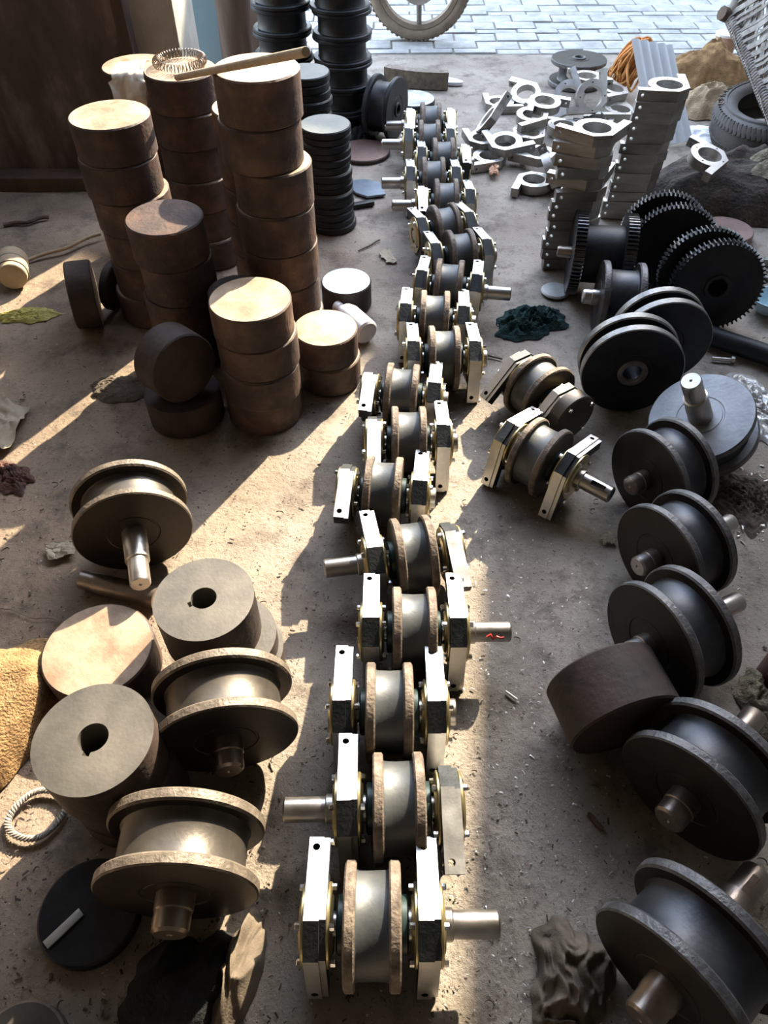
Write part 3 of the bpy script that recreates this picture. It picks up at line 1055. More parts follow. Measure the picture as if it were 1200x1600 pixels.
spool(G(984, 568, 0.147), (-0.06, -0.99, 0.02), 0.294, 0.092, 'black flanged wheel with open bore, face towards the camera', GRR, BLACK, bore=0.033, FW_=0.030)
spool(G(1036, 541, 0.147) + Vector((0.0, 0.05, 0)), (0.02, -0.99, 0.02), 0.294, 0.092, 'black flanged wheel partly hidden behind the wheel with open bore', GRR, BLACK, bore=0.033, FW_=0.030)

disc_on_edge(G(957, 1092, 0.118), (0.27, -0.95, -0.04), 0.118, 0.125, 'brown rusty steel disc lying on its rim among the right spools', 'rusty discs on the right', dark_side, dark_side)

# keyed coupling discs on the left


def keyed_disc(r, t, bore=0.027):
    key = ('keyed', r, t)
    if key not in MESH:
        hole = []
        for k in range(30):
            a = 2 * math.pi * k / 30 + rad(6)
            hole.append((bore * math.cos(a), bore * math.sin(a)))
        # key notch
        hole = [p for p in hole if not (p[1] < 0 and abs(p[0]) < 0.0065)]
        i = min(range(len(hole)), key=lambda q: abs(hole[q][0] + 0.0075) + (10 if hole[q][1] > 0 else 0))
        hole = hole[:i + 1] + [(-0.0065, -bore + 0.0005), (-0.0065, -bore - 0.007), (0.0065, -bore - 0.007), (0.0065, -bore + 0.0005)] + hole[i + 1:]
        me = outline_prism(circle_pts(r, 64), [hole], 0.0, t, 'keyed_disc', [steel_cut, dark_side], 0, lambda li, a, b: 1 if li == 0 else 0)
        me.transform(Matrix(((0, 1, 0, 0), (0, 0, 1, 0), (1, 0, 0, 0), (0, 0, 0, 1))))
        MESH[key] = me
    return MESH[key]


GK = 'bored discs with keyway on the left'
top = from_width(318, 934, 157, 0.21)
z = 0.0
for k, (dx, dy, t) in enumerate(((0.045, -0.015, 0.048), (0.034, -0.01, 0.048), (0.0, 0.0, top.z - 0.096))):
    o = ob('keyed_disc', keyed_disc(0.105, t - 0.0008), None, (top.x + dx, top.y + dy, z), (0, 0, rad(-58 if k == 2 else rnd.uniform(0, 360))))
    tag(o, 'grey steel disc with keyed bore, %s in the pile below the long-axled spool' % ['lowest', 'middle', 'topmost'][k], 'steel disc', GK)
    z += t
top = from_width(145, 1152, 187, 0.21)
z = 0.0
for k, (dx, dy, t) in enumerate(((0.012, 0.0, 0.07), (0.008, 0.004, 0.07), (0.0, 0.0, top.z - 0.14))):
    o = ob('keyed_disc', keyed_disc(0.105, t - 0.0008), None, (top.x + dx, top.y + dy, z), (0, 0, rad(-8 if k == 2 else rnd.uniform(0, 360))))
    tag(o, 'grey steel disc with keyed bore, %s in the pile beside the burlap sack' % ['lowest', 'middle', 'topmost'][k], 'steel disc', GK)
    z += t
disc_stack(from_width(152, 1013, 172, 0.24), 0.24, 1, 'sunlit rusty steel disc lying flat between the sack and keyed discs%.0s', GR, top_m=rust_top, side_m=rust_side)
disc_stack(Vector((-0.530, 0.352, 0.03)), 0.18, 1, 'thin black round plate lying flat at lower left%.0s', GP, top_m=black_steel, side_m=black_steel)
st = ob('sunlight_strip', box_mesh('sunlight_strip', 0.016, 0.072, 0.004, blue_disc, 0.0006, z0=0), None, G(100, 1451, 0.030), (0, 0, rad(-42)))  # pale bar added to stand in for a strip of sunlight on the plate
tag(st, 'short pale strip standing in for sunlight on the thin black plate', 'strip')
disc_stack(G(26, 1648, 0.035), 0.15, 1, 'pale rim of a small disc at the bottom left corner%.0s', GP, top_m=brown_spool, side_m=brown_rim, base=0)
# round bar lying behind
a = G(128, 905, 0.026)
b = G(245, 935, 0.026)
o = ob('round_bar', lathe('round_bar', [(0, 0), (0.022, 0), (0.024, 0.002), (0.024, 0.04), (0.026, 0.042), (0.026, (b - a).length), (0, (b - a).length)], shaft_brown, 28, 'X'), None, a, axis_rot(b - a))
tag(o, 'dull round bar lying under the long-axled spool', 'bar')

# ------------------------------------------------------------------ black spool stacks at the far left
SPM = (black_steel, black_steel, black_steel)
GS = 'black spools stacked by the road'
for (x, y, n, nm) in ((-0.195, 3.91, 6, 'beside the spool on edge'), (-0.475, 3.97, 6, 'beside the tree trunk')):
    for k in range(n):
        c = Vector((x + rnd.uniform(-0.006, 0.006), y + rnd.uniform(-0.006, 0.006), 0.052 + k * 0.104))
        pos = 'topmost' if k == n - 1 else ('lowest' if k == 0 else ordinal(n - 1 - k) + ' below the top')
        s_ = spool(c, (0, 0.0, 1), 0.272, 0.1035, 'black flanged spool, %s in the upright stack %s' % (pos, nm), GS, SPM, TD=0.222, FW_=0.017)
spool(G(602, 168, 0.136), yaw_ax(-24), 0.272, 0.125, 'black spool standing on edge beside the far end of the row', GS, SPM, TD=0.215, bore=0.025)
spool(Vector((1.064, 4.537, 0.0625)), (0.0, 0.02, 1), 0.30, 0.125, 'dark spool lying flat at the back, beyond the loose brackets', GS, BLUE, TD=0.20, bore=0.028)

# ------------------------------------------------------------------ toothed gears


def gear_mesh(R, n, t, bore):
    key = ('gear', R, n, t)
    if key not in MESH:
        pts = []
        d = 0.0105
        for k in range(n):
            a = 2 * math.pi * k / n
            w = 2 * math.pi / n
            for f, rr in ((0.0, R - d), (0.22, R - d), (0.38, R), (0.62, R), (0.80, R - d)):
                pts.append((rr * math.cos(a + w * f), rr * math.sin(a + w * f)))
        MESH[key] = outline_prism(pts, [circle_pts(bore, 36)], -t / 2, t / 2, 'gear', [black_steel, gear_tip], 0, lambda li, a, b: 1)
        MESH[(key, 'hub')] = lathe('hub', [(bore, 0), (bore + 0.014, 0), (bore + 0.012, 0.006), (bore + 0.001, 0.006)], black_steel, 40, 'X', closed=True)
    return MESH[key], MESH[(key, 'hub')]


GG = 'black toothed gears'


def gear(center, ax, R, n, t, bore, label):
    g, h = gear_mesh(R, n, t, bore)
    M = axis_rot(ax)
    root = thing('gear', label, 'gear', center, M, GG)
    ob('gear_ring', g, root)
    ob('hub', h, root, (t / 2, 0, 0))
    ob('hub', h, root, (-t / 2, 0, 0), (0, 0, rad(180)))


c = G(1119, 446, 0.152)
gear(c, (-0.10, -0.96, 0.16), 0.152, 62, 0.034, 0.030, 'black toothed gear in front, bore and teeth catching the light')
gear(c + Vector((-0.022, 0.075, 0.006)), (-0.10, -0.96, 0.16), 0.152, 62, 0.034, 0.030, 'black toothed gear just behind the frontmost gear')
c = G(1052, 386, 0.152)
gear(c, (-0.22, -0.95, 0.10), 0.152, 62, 0.036, 0.030, 'black toothed gear between the toothed drum and front gears')
gear(c + Vector((-0.020, 0.085, 0.004)), (-0.22, -0.95, 0.10), 0.152, 62, 0.036, 0.030, 'black toothed gear farthest back, against the taller bracket stack')
# toothed drum seen on edge
ax = yaw_ax(-9)
c = Vector((0.766, 2.432, 0.1425))
M = axis_rot(ax)
root = thing('toothed_drum', 'black drum with two toothed rings, seen edge-on before the bracket stack', 'gear', c, M, GG)
g, h = gear_mesh(0.142, 60, 0.036, 0.030)
for s in (-1, 1):
    ob('gear_ring', g, root, (s * 0.085, 0, 0))
ob('drum', lathe('drum', [(0.03, -0.08), (0.098, -0.08), (0.098, 0.08), (0.03, 0.08)], black_steel, 56, 'X', closed=True), root)
ob('shaft', stub_mesh(0.05, 0.02, shaft_brown), root, (-0.10, 0, 0), (0, 0, rad(180)))

# ------------------------------------------------------------------ loose L brackets: two stacks and a pile
GBk = 'loose steel bearing brackets'
LBM = bracket_mesh(True)


def loose(center, yaw, tilt=(0.0, 0.0), label='', sc=1.03):
    """Bracket lying flat; yaw turns its chamfered corner (0: towards +X -Y)."""
    R = Matrix.Rotation(rad(tilt[0]), 3, 'X') @ Matrix.Rotation(rad(tilt[1]), 3, 'Y') @ Matrix.Rotation(rad(yaw), 3, 'Z') @ Matrix(((0, 1, 0), (0, 0, -1), (-1, 0, 0)))
    o = ob('bearing_bracket', LBM, None, center, R)
    o.scale = (sc, sc, sc)
    return tag(o, label, 'bracket', GBk)


BTS = BT * 1.03
nA, nB = 13, 13
for k in range(nA):
    fx = Vector((0.717, 2.65, 0)) + Vector((rnd.uniform(-0.007, 0.007), rnd.uniform(-0.007, 0.007), (k + 0.5) * 0.0377))
    yaw = rnd.uniform(-5, 5)
    if k == nA - 1:
        yaw = -38
    elif k in (nA - 2, nA - 3):
        yaw = -22 + 8 * (nA - 2 - k)
    elif k == nA - 5:
        yaw = -28
    pos = 'topmost' if k == nA - 1 else ('lowest' if k == 0 else ordinal(nA - 1 - k) + ' below the top')
    loose(fx, yaw, (0, 0), 'L-shaped steel bracket with round bore, %s in the nearer bracket stack' % pos)
for k in range(nB):
    fx = Vector((1.047, 3.04, 0)) + Vector((0.0035 * (k - 6) + rnd.uniform(-0.006, 0.006), rnd.uniform(-0.006, 0.006), (k + 0.5) * 0.0377))
    pos = 'topmost' if k == nB - 1 else ('lowest' if k == 0 else ordinal(nB - 1 - k) + ' below the top')
    loose(fx, -4 + rnd.uniform(-4, 4), (0, 0), 'L-shaped steel bracket with round bore, %s in the farther taller bracket stack' % pos)

PILE = [  # px, py, height, yaw, tilt, description
    (779, 164, 0.019, -88, (0, 0), 'lying flat at the far left of the bracket pile'),
    (765, 187, 0.110, -60, (-14, -52), 'leaning steeply on the left of the bracket pile'),
    (850, 163, 0.130, -195, (6, 2), 'lying bright on top of the bracket pile, arm pointing left'),
    (832, 184, 0.105, 30, (4, 0), 'bright, second from the top centre of the bracket pile'),
    (822, 148, 0.055, 60, (22, -10), 'dark, leaning at the back of the bracket pile'),
    (826, 212, 0.060, -10, (2, 4), 'dark, under the bright pair in the pile'),
    (754, 221, 0.045, -80, (0, 0), 'lying bright against the central row'),
    (789, 226, 0.070, -75, (8, -4), 'lying tilted at the left front of the pile'),
    (765, 249, 0.019, 20, (0, 0), 'dark, flat on the floor at the left front of the pile'),
    (841, 244, 0.040, -30, (0, 0), 'dull, in front of the pile near the nearer stack'),
    (833, 286, 0.019, -200, (0, 0), 'lying alone on the floor nearest the camera'),
    (916, 124, 0.115, -85, (0, 0), 'bright, flat behind the two upright facing brackets'),
    (924, 152, 0.125, 4, (60, 4), 'propped up facing the camera, right of the facing pair'),
    (889, 152, 0.105, 22, (52, -4), 'propped up facing the camera, left of the facing pair'),
    (958, 143, 0.090, 35, (3, 8), 'lying right of the facing pair, arm pointing right'),
    (968, 176, 0.045, 10, (0, 4), 'dark, low beside the taller bracket stack'),
    (860, 268, 0.070, 60, (0, 62), 'standing on edge against the nearer bracket stack'),
    (935, 190, 0.030, -20, (0, 0), 'dark, at the bottom behind the nearer stack'),
    (880, 200, 0.030, 70, (0, 0), 'dark, at the bottom of the pile under the facing pair'),
]
for px, py, h, yaw, tl, d in PILE:
    loose(G(px, py, h), yaw, tl, 'L-shaped steel bracket ' + d)
loose(G(1106, 248, 0.205), 48, (10, 6), 'grey L-shaped steel bracket lying on the dark matting below the tyre')

# ------------------------------------------------------------------ cloth, sacks, matting


def lump_mesh(name, sx, sy, h, seed, m, fold=0.6, freq=3.0, edge=0.22, power=2.5, nx=96, ny=34, zoff=0.0, warp=0.35, fine=0.35):
    """A crumpled, closed heap of cloth: polar grid with an uneven outline and ridged folds."""
    sd = Vector((seed * 3.17, seed * 1.71, seed * 0.93))

    def f(i, j):
        a = 2 * math.pi * i
        rb = 1.0 + edge * 1.6 * noise.noise(Vector((math.cos(a) * 1.3, math.sin(a) * 1.3, 0)) + sd)
        rb += edge * 0.7 * noise.noise(Vector((math.cos(a) * 4, math.sin(a) * 4, 3)) + sd)
        x, y = math.cos(a) * j * rb, math.sin(a) * j * rb
        q = Vector((x * freq, y * freq, 0)) + sd
        w = Vector((noise.noise(q * 0.7), noise.noise(q * 0.7 + Vector((9, 2, 5))), 0)) * warp * freq
        rg = 1 - abs(noise.noise(q + w)) * 1.9
        rg2 = 1 - abs(noise.noise((q + w) * 2.3)) * 1.9
        prof = max(0.0, 1 - j ** power)
        z = h * prof * (1 - fold + fold * ((1 - fine) * rg + fine * rg2))
        return (x * sx, y * sy, max(z, 0.0) + 0.003 * (1 - j) + zoff)
    me = grid_mesh(name, nx, ny, f, m)
    bm = bmesh.new()
    bm.from_mesh(me)
    bmesh.ops.remove_doubles(bm, verts=bm.verts, dist=1e-5)
    bmesh.ops.recalc_face_normals(bm, faces=bm.faces)
    bm.to_mesh(me)
    bm.free()
    for p in me.polygons:
        p.use_smooth = True
    return me


def heap(name, label, cat, loc, rz, *args, **kw):
    o = ob(name, lump_mesh(name, *args, **kw), None, loc, (0, 0, rad(rz)))
    return tag(o, label, cat)


heap('rag', 'dark teal rag crumpled on the floor right of the row', 'rag', G(832, 505), 15, 0.125, 0.090, 0.050, 3, rag_green, fold=0.85, freq=3.6, edge=0.35)
heap('rag', 'brown crumpled rag beside the nearest right spool', 'rag', G(888, 1535), 70, 0.098, 0.065, 0.065, 5, rag_tan, fold=0.75, freq=2.0, edge=0.32, warp=0.9, fine=0.2)
heap('rag', 'black oily rag bundle at the bottom left', 'rag', G(272, 1535) + Vector((0.02, -0.01, 0)), 40, 0.110, 0.085, 0.075, 8, rag_black, fold=0.34, freq=1.2, edge=0.22, power=3.0, fine=0.12, warp=0.6)
heap('rag', 'brown cloth beside the black rag, lit at its edge', 'rag', G(372, 1520), 72, 0.105, 0.036, 0.075, 11, rag_tan, fold=0.45, freq=1.3, edge=0.18, power=2.2, fine=0.12, warp=0.7)
heap('rag', 'black cloth lying beside the spool on edge at the back', 'rag', G(562, 219), 10, 0.085, 0.045, 0.07, 14, rag_black, fold=0.6, freq=2.5)
heap('burlap_sack', 'sunlit brown burlap sack at the left edge', 'sack', G(6, 1120), 80, 0.185, 0.120, 0.10, 17, burlap, fold=0.22, freq=0.9, edge=0.12, power=5)
heap('burlap_sack', 'brown burlap heaped at the back right by the road', 'sack', G(1122, 120), 5, 0.36, 0.20, 0.20, 21, burlap, fold=0.6, freq=1.5, edge=0.15, warp=0.6)
heap('sack', 'pale stained sack between the bracket stack and tyre', 'sack', G(1108, 172), 10, 0.20, 0.16, 0.13, 24, burlap_pale, fold=0.5, freq=1.6, edge=0.2)
heap('plastic_sheet', 'white plastic sheet under the pale sack', 'sheet', G(1098, 212), 0, 0.16, 0.11, 0.035, 27, white_plastic, fold=0.5, freq=1.8, edge=0.25)
heap('matting', 'dark rolled matting under the tyre and grey bracket', 'mat', Vector((1.62, 3.17, 0)), -6, 0.50, 0.27, 0.185, 30, mat_dark, fold=0.35, freq=1.3, edge=0.12, power=4)
heap('straw', 'pale straw fibre tuft on the dark matting', 'straw', Vector((1.665, 3.13, 0.150)), 15, 0.17, 0.12, 0.075, 33, fibre, fold=0.6, freq=3.0, edge=0.3)
heap('sack', 'greenish crumpled sack at the right edge by the spools', 'sack', G(1215, 1120), 0, 0.07, 0.10, 0.06, 36, fibre, fold=0.6, freq=2.5)
heap('plastic_film', 'crumpled clear plastic film behind the upright axle spool', 'film', G(1172, 640), 30, 0.15, 0.19, 0.022, 39, foil, fold=0.9, freq=5.0, edge=0.25, power=8)
heap('scrap_heap', 'dark metal turnings and scrap beside the upright axle spool', 'scrap', G(1168, 782), 20, 0.10, 0.13, 0.018, 42, dirt_m, fold=0.9, freq=8.0, edge=0.3, power=3)['kind'] = 'stuff'
heap('plastic_film', 'yellow plastic film lying on the floor at far left', 'film', G(38, 494), 8, 0.115, 0.045, 0.014, 45, yellow_film, fold=0.8, freq=4.0, edge=0.3, power=6)
heap('rag', 'dull brown flattened cloth below the tilted dark disc', 'rag', G(192, 606), -5, 0.095, 0.065, 0.016, 48, rag_brown, fold=0.7, freq=3.0, edge=0.25, power=6)
heap('rag', 'red-brown rag on the left floor near the long-axled spool', 'rag', G(20, 745), 50, 0.05, 0.075, 0.022, 51, mat('red_brown_rag', (0.05, 0.022, 0.018), (0.13, 0.06, 0.045), 0.9, 0, 20, 0.4, 120), fold=0.85, freq=3.5, edge=0.35)


def sheet(name, label, pts, m, amp=0.006, seed=1, cat='paper', lift=0.004, freq=5.0, thick=0.0012):
    """Quadrilateral sheet lying over four ground points (cyclic), crumpled."""
    A, B, C, D = [Vector(p) for p in pts]

    def f(i, j):
        p = (A * (1 - i) + B * i) * (1 - j) + (D * (1 - i) + C * i) * j
        n = noise.noise(Vector((i * freq * 0.6 + seed, j * freq * 0.6, seed * 1.3)))
        e = noise.noise(Vector((i * 7 + seed, j * 7, 9)))
        r = 1 - abs(noise.noise(Vector((i * freq + seed, j * freq, 4))))
        return p + Vector((0.012 * e, 0.012 * n, lift + amp * (r + 0.6 * n)))
    o = ob(name, grid_mesh(name, 28, 28, f, m, thick))
    return tag(o, label, cat)


sheet('paper_sheet', 'torn cream cardboard at the left edge, crumpled', [G(-45, 618), G(52, 640), G(14, 712), G(-60, 700)], paper_dull, 0.022, 3, lift=0.003)
sheet('paper_sheet', 'small dull paper scrap on the floor above the row', [G(592, 396), G(608, 392), G(622, 411), G(606, 414)], paper_dull, 0.003, 5)
sheet('paper_scrap', 'torn pale paper scrap beside the dark right spool', [G(936, 838), G(957, 832), G(962, 856), G(942, 850)], paper_dull, 0.004, 8)
sheet('paper_scrap', 'crumpled dull scrap on the left floor by the long-axled spool', [G(70, 855), G(118, 850), G(120, 872), G(78, 880)], paper_dull, 0.010, 12)
sheet('paper_scrap', 'small orange-brown scrap by the bracket pile', [G(764, 268), G(777, 266), G(778, 278), G(765, 280)], mat('orange_scrap', (0.55, 0.30, 0.18), (0.7, 0.45, 0.32), 0.7, 0, 20), 0.022, 15)

# braided wire loop at the lower left, sticks and debris
pts = []
cl = G(58, 1272, 0.008)
for i in range(90):
    a = 2 * math.pi * i / 90
    pts.append((0.052 * math.cos(a) * (1 + 0.12 * math.sin(2 * a)), 0.047 * math.sin(a), 0.003 * math.sin(a * 11)))
wl_ = thing('wire_loop', 'loop of braided pale wire on the floor below the burlap sack', 'wire', cl)
for ph in (0, 2.1, 4.2):
    q = []
    for i in range(180):
        a = 2 * math.pi * i / 180
        b = a * 16 + ph
        rr = 1 + 0.09 * math.cos(b)
        q.append((0.052 * rr * math.cos(a) * (1 + 0.12 * math.sin(2 * a)), 0.047 * rr * math.sin(a), 0.004 * math.sin(b)))
    ob('strand', tube_mesh('strand', q, 0.0026, webbing_m, 6, True), wl_)


def stick(name, label, a, b, r, m, bend=0.01, cat='stick'):
    a, b = Vector(a), Vector(b)
    n = 10
    pts = [a.lerp(b, i / n) + Vector((bend * math.sin(i * 0.55), bend * math.sin(i * 0.9), 0)) for i in range(n + 1)]
    o = ob(name, tube_mesh(name, pts, r, m, 8))
    return tag(o, label, cat)


stick('wooden_stick', 'pale bent stick lying by the wall at far left', G(44, 406, 0.008), G(160, 366, 0.02), 0.007, wood_pale)
stick('wooden_stick', 'brown stick lying along the door sill', G(5, 352, 0.008), G(78, 340, 0.012), 0.008, wood_dark)
stick('thin_wire', 'thin wire on the left floor above the rusty disc', G(-5, 952, 0.003), G(98, 972, 0.003), 0.0012, shaft_brown, 0.006, 'wire')
stick('wooden_splinter', 'brown splinter on the floor near the lower right spools', G(918, 1272, 0.004), G(942, 1296, 0.004), 0.005, wood_dark, 0.002)
stick('wooden_splinter', 'short twig on the floor left of the far row', G(560, 392, 0.004), G(594, 375, 0.004), 0.003, wood_dark, 0.002)
stick('metal_pin', 'small metal pin on the floor right of the row', G(790, 1080, 0.004), G(808, 1093, 0.004), 0.003, machined, 0.0, 'pin')
stick('thin_stick', 'thin stick lying by the teal rag', G(757, 554, 0.004), G(785, 561, 0.004), 0.003, wood_dark, 0.0)
stick('black_pipe', 'black pipe lying below the front gear', G(1102, 522, 0.034), G(1250, 572, 0.034), 0.034, black_steel, 0.0, 'pipe')

hb = thing('hex_bolt', 'grey bolt lying beside the black flanged wheels', 'bolt', G(1112, 560, 0.008), axis_rot(G(1138, 562) - G(1112, 560)))
ob('bolt_shank', lathe('bolt_shank', [(0, 0), (0.0065, 0), (0.0065, 0.062), (0, 0.062)], machined, 14, 'X'), hb)
ob('bolt_head', lathe('bolt_head', [(0, 0.062), (0.011, 0.062), (0.012, 0.064), (0.012, 0.072), (0, 0.073)], machined, 6, 'X', sharp=25), hb)

# old roll / bucket at the far left
bk = thing('wooden_bucket', 'old pale bucket lying on its side by the wall at far left', 'bucket', G(20, 420, 0.052), axis_rot((0.30, -0.95, 0.0)))
ob('body', lathe('body', [(0, 0.06), (0.046, 0.06), (0.049, 0.057), (0.052, 0.03), (0.050, 0.025), (0.053, -0.02), (0.051, -0.025), (0.053, -0.07), (0, -0.07)], wood_pale, 40, 'X'), bk)
for x in (0.030, -0.022):
    ob('hoop', lathe('hoop', [(0.051, x - 0.006), (0.0545, x - 0.006), (0.0545, x + 0.006), (0.051, x + 0.006)], paper_dull, 40, 'X', closed=True), bk)
heap('rag', 'dark blue cloth at the left edge beside the old bucket', 'rag', G(-22, 428), 80, 0.07, 0.05, 0.06, 61, blue_plate, fold=0.5)

# flat plates near the back
disc_stack(G(645, 153, 0.03), 0.235, 1, 'pale round plate lying behind the far end of the row%.0s', GP, top_m=blue_disc, side_m=black_steel)
disc_stack(G(568, 234, 0.02), 0.25, 1, 'red-brown round plate lying on the floor beside the far axles%.0s', GP, top_m=brown_plate, side_m=rust_side)
disc_stack(G(1136, 357, 0.03), 0.21, 1, 'red-brown round plate lying behind the front gears%.0s', GP, top_m=brown_plate, side_m=brown_plate)
disc_stack(G(868, 452, 0.012), 0.105, 1, 'white round plate on the floor before the nearer bracket stack%.0s', GP, top_m=blue_disc, side_m=blue_disc)

gf = thing('flange_ring', 'pale green flanged ring behind the front gear', 'ring', G(1196, 418, 0.012))
ob('ring', lathe('ring', [(0.035, 0), (0.075, 0), (0.077, 0.003), (0.077, 0.014), (0.074, 0.016), (0.050, 0.016), (0.047, 0.024), (0.037, 0.024), (0.035, 0.02)], mat('green_grey_metal', (0.26, 0.29, 0.25), (0.38, 0.41, 0.36), 0.4, 0.5, 12), 44, 'Z', closed=True), gf, (0, 0, -0.012))
for k in range(6):
    a = rad(60 * k + 15)
    ob('bolt_hole', lathe('bolt_hole', disc_prof(0.005, 0.001, 0.0003), key_dark, 10, 'Z'), gf, (0.063 * math.cos(a), 0.063 * math.sin(a), 0.0036))
bw = ob('bowl', lathe('bowl', [(0.028, 0), (0.032, 0.0), (0.055, 0.025), (0.068, 0.055), (0.070, 0.055), (0.070, 0.058), (0.066, 0.058), (0.052, 0.028), (0.028, 0.004), (0, 0.004), (0, 0.0)], glass_blue, 44, 'Z'), None, G(1196, 486, 0.0))
tag(bw, 'pale blue plastic bowl at the right edge beside the front gear', 'bowl')

# blue grey plate with a bar
o = ob('steel_plate', outline_prism([(u, v) for u, v in ((-0.085, -0.06), (0.03, -0.075), (0.085, -0.02), (0.09, 0.05), (0.05, 0.07), (-0.03, 0.055), (-0.08, 0.02))], [], 0, 0.008, 'steel_plate', [blue_plate]),
       None, G(572, 296, 0.004), (0, rad(-90), rad(20)))
tag(o, 'blue-grey cut steel plate on the floor beside the far axles', 'plate')
o = ob('flat_bar', box_mesh('flat_bar', 0.12, 0.028, 0.018, black_steel, 0.002, z0=0), None, G(563, 323), (0, 0, rad(22)))
tag(o, 'dark flat bar lying in front of the blue-grey plate', 'bar')


# ring segment, sandal
def arc_strip():
    pts_o, pts_i = [], []
    R = 0.62
    for k in range(25):
        a = rad(-118 + 34 * k / 24)
        pts_o.append((R * math.cos(a), R * math.sin(a)))
        pts_i.append(((R - 0.05) * math.cos(a), (R - 0.05) * math.sin(a)))
    me = outline_prism(pts_o + pts_i[::-1], [], 0, 0.085, 'ring_segment', [brown_rim, plate_top], 0)
    me.transform(Matrix(((0, 1, 0, 0), (0, 0, 1, 0), (1, 0, 0, 0), (0, 0, 0, 1))))
    o = ob('ring_segment', me, None, G(652, 138) + Vector((0.145, 0.595, 0)), (0, 0, rad(-4)))
    tag(o, 'curved steel ring segment lying beyond the spool on edge', 'steel')
    sl = thing('sandal', 'pale flat sandal lying right of the curved ring segment', 'sandal', G(690, 128), (0, 0, rad(68)))
    out = []
    for k in range(28):
        a = 2 * math.pi * k / 28
        out.append((0.048 * math.cos(a) * (1.0 if math.sin(a) > 0 else 0.85) , 0.125 * math.sin(a)))
    me = outline_prism(out, [], 0, 0.016, 'sole', [white_plastic], 0)
    me.transform(Matrix(((0, 1, 0, 0), (0, 0, 1, 0), (1, 0, 0, 0), (0, 0, 0, 1))))
    ob('sole', me, sl)
    for s in (-1, 1):
        ob('strap', tube_mesh('strap', [(0, 0.07, 0.018), (s * 0.015, 0.05, 0.034), (s * 0.032, 0.015, 0.034), (s * 0.042, -0.02, 0.012)], 0.006, glass_blue, 8), sl)


arc_strip()

# ------------------------------------------------------------------ back right: foam, twine, tyre, cot, bucket


def foam_sheet():
    bl, br = G(1002, 150, 0.20), G(1066, 140, 0.20)
    up = Vector((-0.07, 0.12, 0.20))
    right = (br - bl)
    bl = bl - up * 0.95
    up = up * 1.95

    def f(i, j):
        p = bl + right * i + up * j
        nrm = right.cross(up).normalized()
        return p + nrm * (0.016 * abs(math.sin(i * math.pi * 4.5))) + Vector((0, 0, -0.05 * i * j))
    o = ob('foam_sheet', grid_mesh('foam_sheet', 60, 14, f, foam, 0.008))
    tag(o, 'white ribbed foam sheet leaning behind the taller bracket stack', 'foam')


foam_sheet()

tw = thing('twine_bundle', 'orange twine skein beside the white foam sheet', 'twine', G(974, 152, 0.0))
for k in range(34):
    rr = random.Random(k)
    sc_ = rr.uniform(0.6, 1.05)
    tilt_ = Matrix.Rotation(rr.uniform(-0.5, 0.5), 3, 'X') @ Matrix.Rotation(rr.uniform(-0.7, 0.7), 3, 'Z') @ Matrix.Rotation(rad(28) + rr.uniform(-0.25, 0.25), 3, 'Y')
    off_ = Vector((rr.uniform(-0.025, 0.025), rr.uniform(-0.045, 0.045), 0.155 + rr.uniform(-0.02, 0.02)))
    p = []
    for i in range(22):
        a = 2 * math.pi * i / 22
        p.append(off_ + tilt_ @ Vector((0.050 * sc_ * math.cos(a), 0.018 * math.sin(2 * a + k), 0.125 * sc_ * math.sin(a))))
    ob('strand', tube_mesh('strand', p, 0.0065, rope_orange, 5, True), tw)

# lying car tyre
TYC = Vector((1.790, 3.62, 0.150))
ty = thing('car_tyre', 'grey dusty car tyre lying on the dark matting at the right edge', 'tyre', TYC + Vector((0, 0, -0.06)), (rad(5), rad(-7), 0))
Rt, Wt, Ri = 0.262, 0.175, 0.160
prof = [(Ri, -Wt * 0.36), (Ri + 0.012, -Wt * 0.44), (Ri + 0.045, -Wt * 0.5), (Rt - 0.035, -Wt * 0.46), (Rt - 0.012, -Wt * 0.38), (Rt - 0.004, -Wt * 0.30), (Rt, 0), (Rt - 0.004, Wt * 0.30),
        (Rt - 0.012, Wt * 0.38), (Rt - 0.035, Wt * 0.46), (Ri + 0.045, Wt * 0.5), (Ri + 0.012, Wt * 0.44), (Ri, Wt * 0.36), (Ri + 0.01, Wt * 0.30), (Rt - 0.03, Wt * 0.28), (Rt - 0.02, 0), (Rt - 0.03, -Wt * 0.28), (Ri + 0.01, -Wt * 0.30)]
ob('carcass', lathe('carcass', prof, rubber, 80, 'Z', closed=True, sharp=60), ty, (0, 0, 0.06))
lug = box_mesh('tread_lug', 0.012, 0.018, 0.050, rubber, 0.002)
for k in range(72):
    for s in (-1, 1):
        a = 2 * math.pi * (k + (0.5 if s > 0 else 0)) / 72
        o = ob('tread_lug', lug, ty, ((Rt - 0.0115) * math.cos(a), (Rt - 0.0115) * math.sin(a), 0.06 + s * Wt * 0.31))
        o.rotation_euler = Matrix.Rotation(a, 3, 'Z').to_euler()
        o.rotation_euler = (Matrix.Rotation(a, 3, 'Z') @ Matrix.Rotation(rad(-22 * s), 3, 'Y') @ Matrix.Rotation(rad(18 * s), 3, 'X')).to_euler()
ob('bead_ring', lathe('bead_ring', [(Ri + 0.050, Wt * 0.485), (Ri + 0.053, Wt * 0.515), (Ri + 0.058, Wt * 0.515), (Ri + 0.061, Wt * 0.480)], rubber, 72, 'Z', closed=True), ty, (0, 0, 0.06))
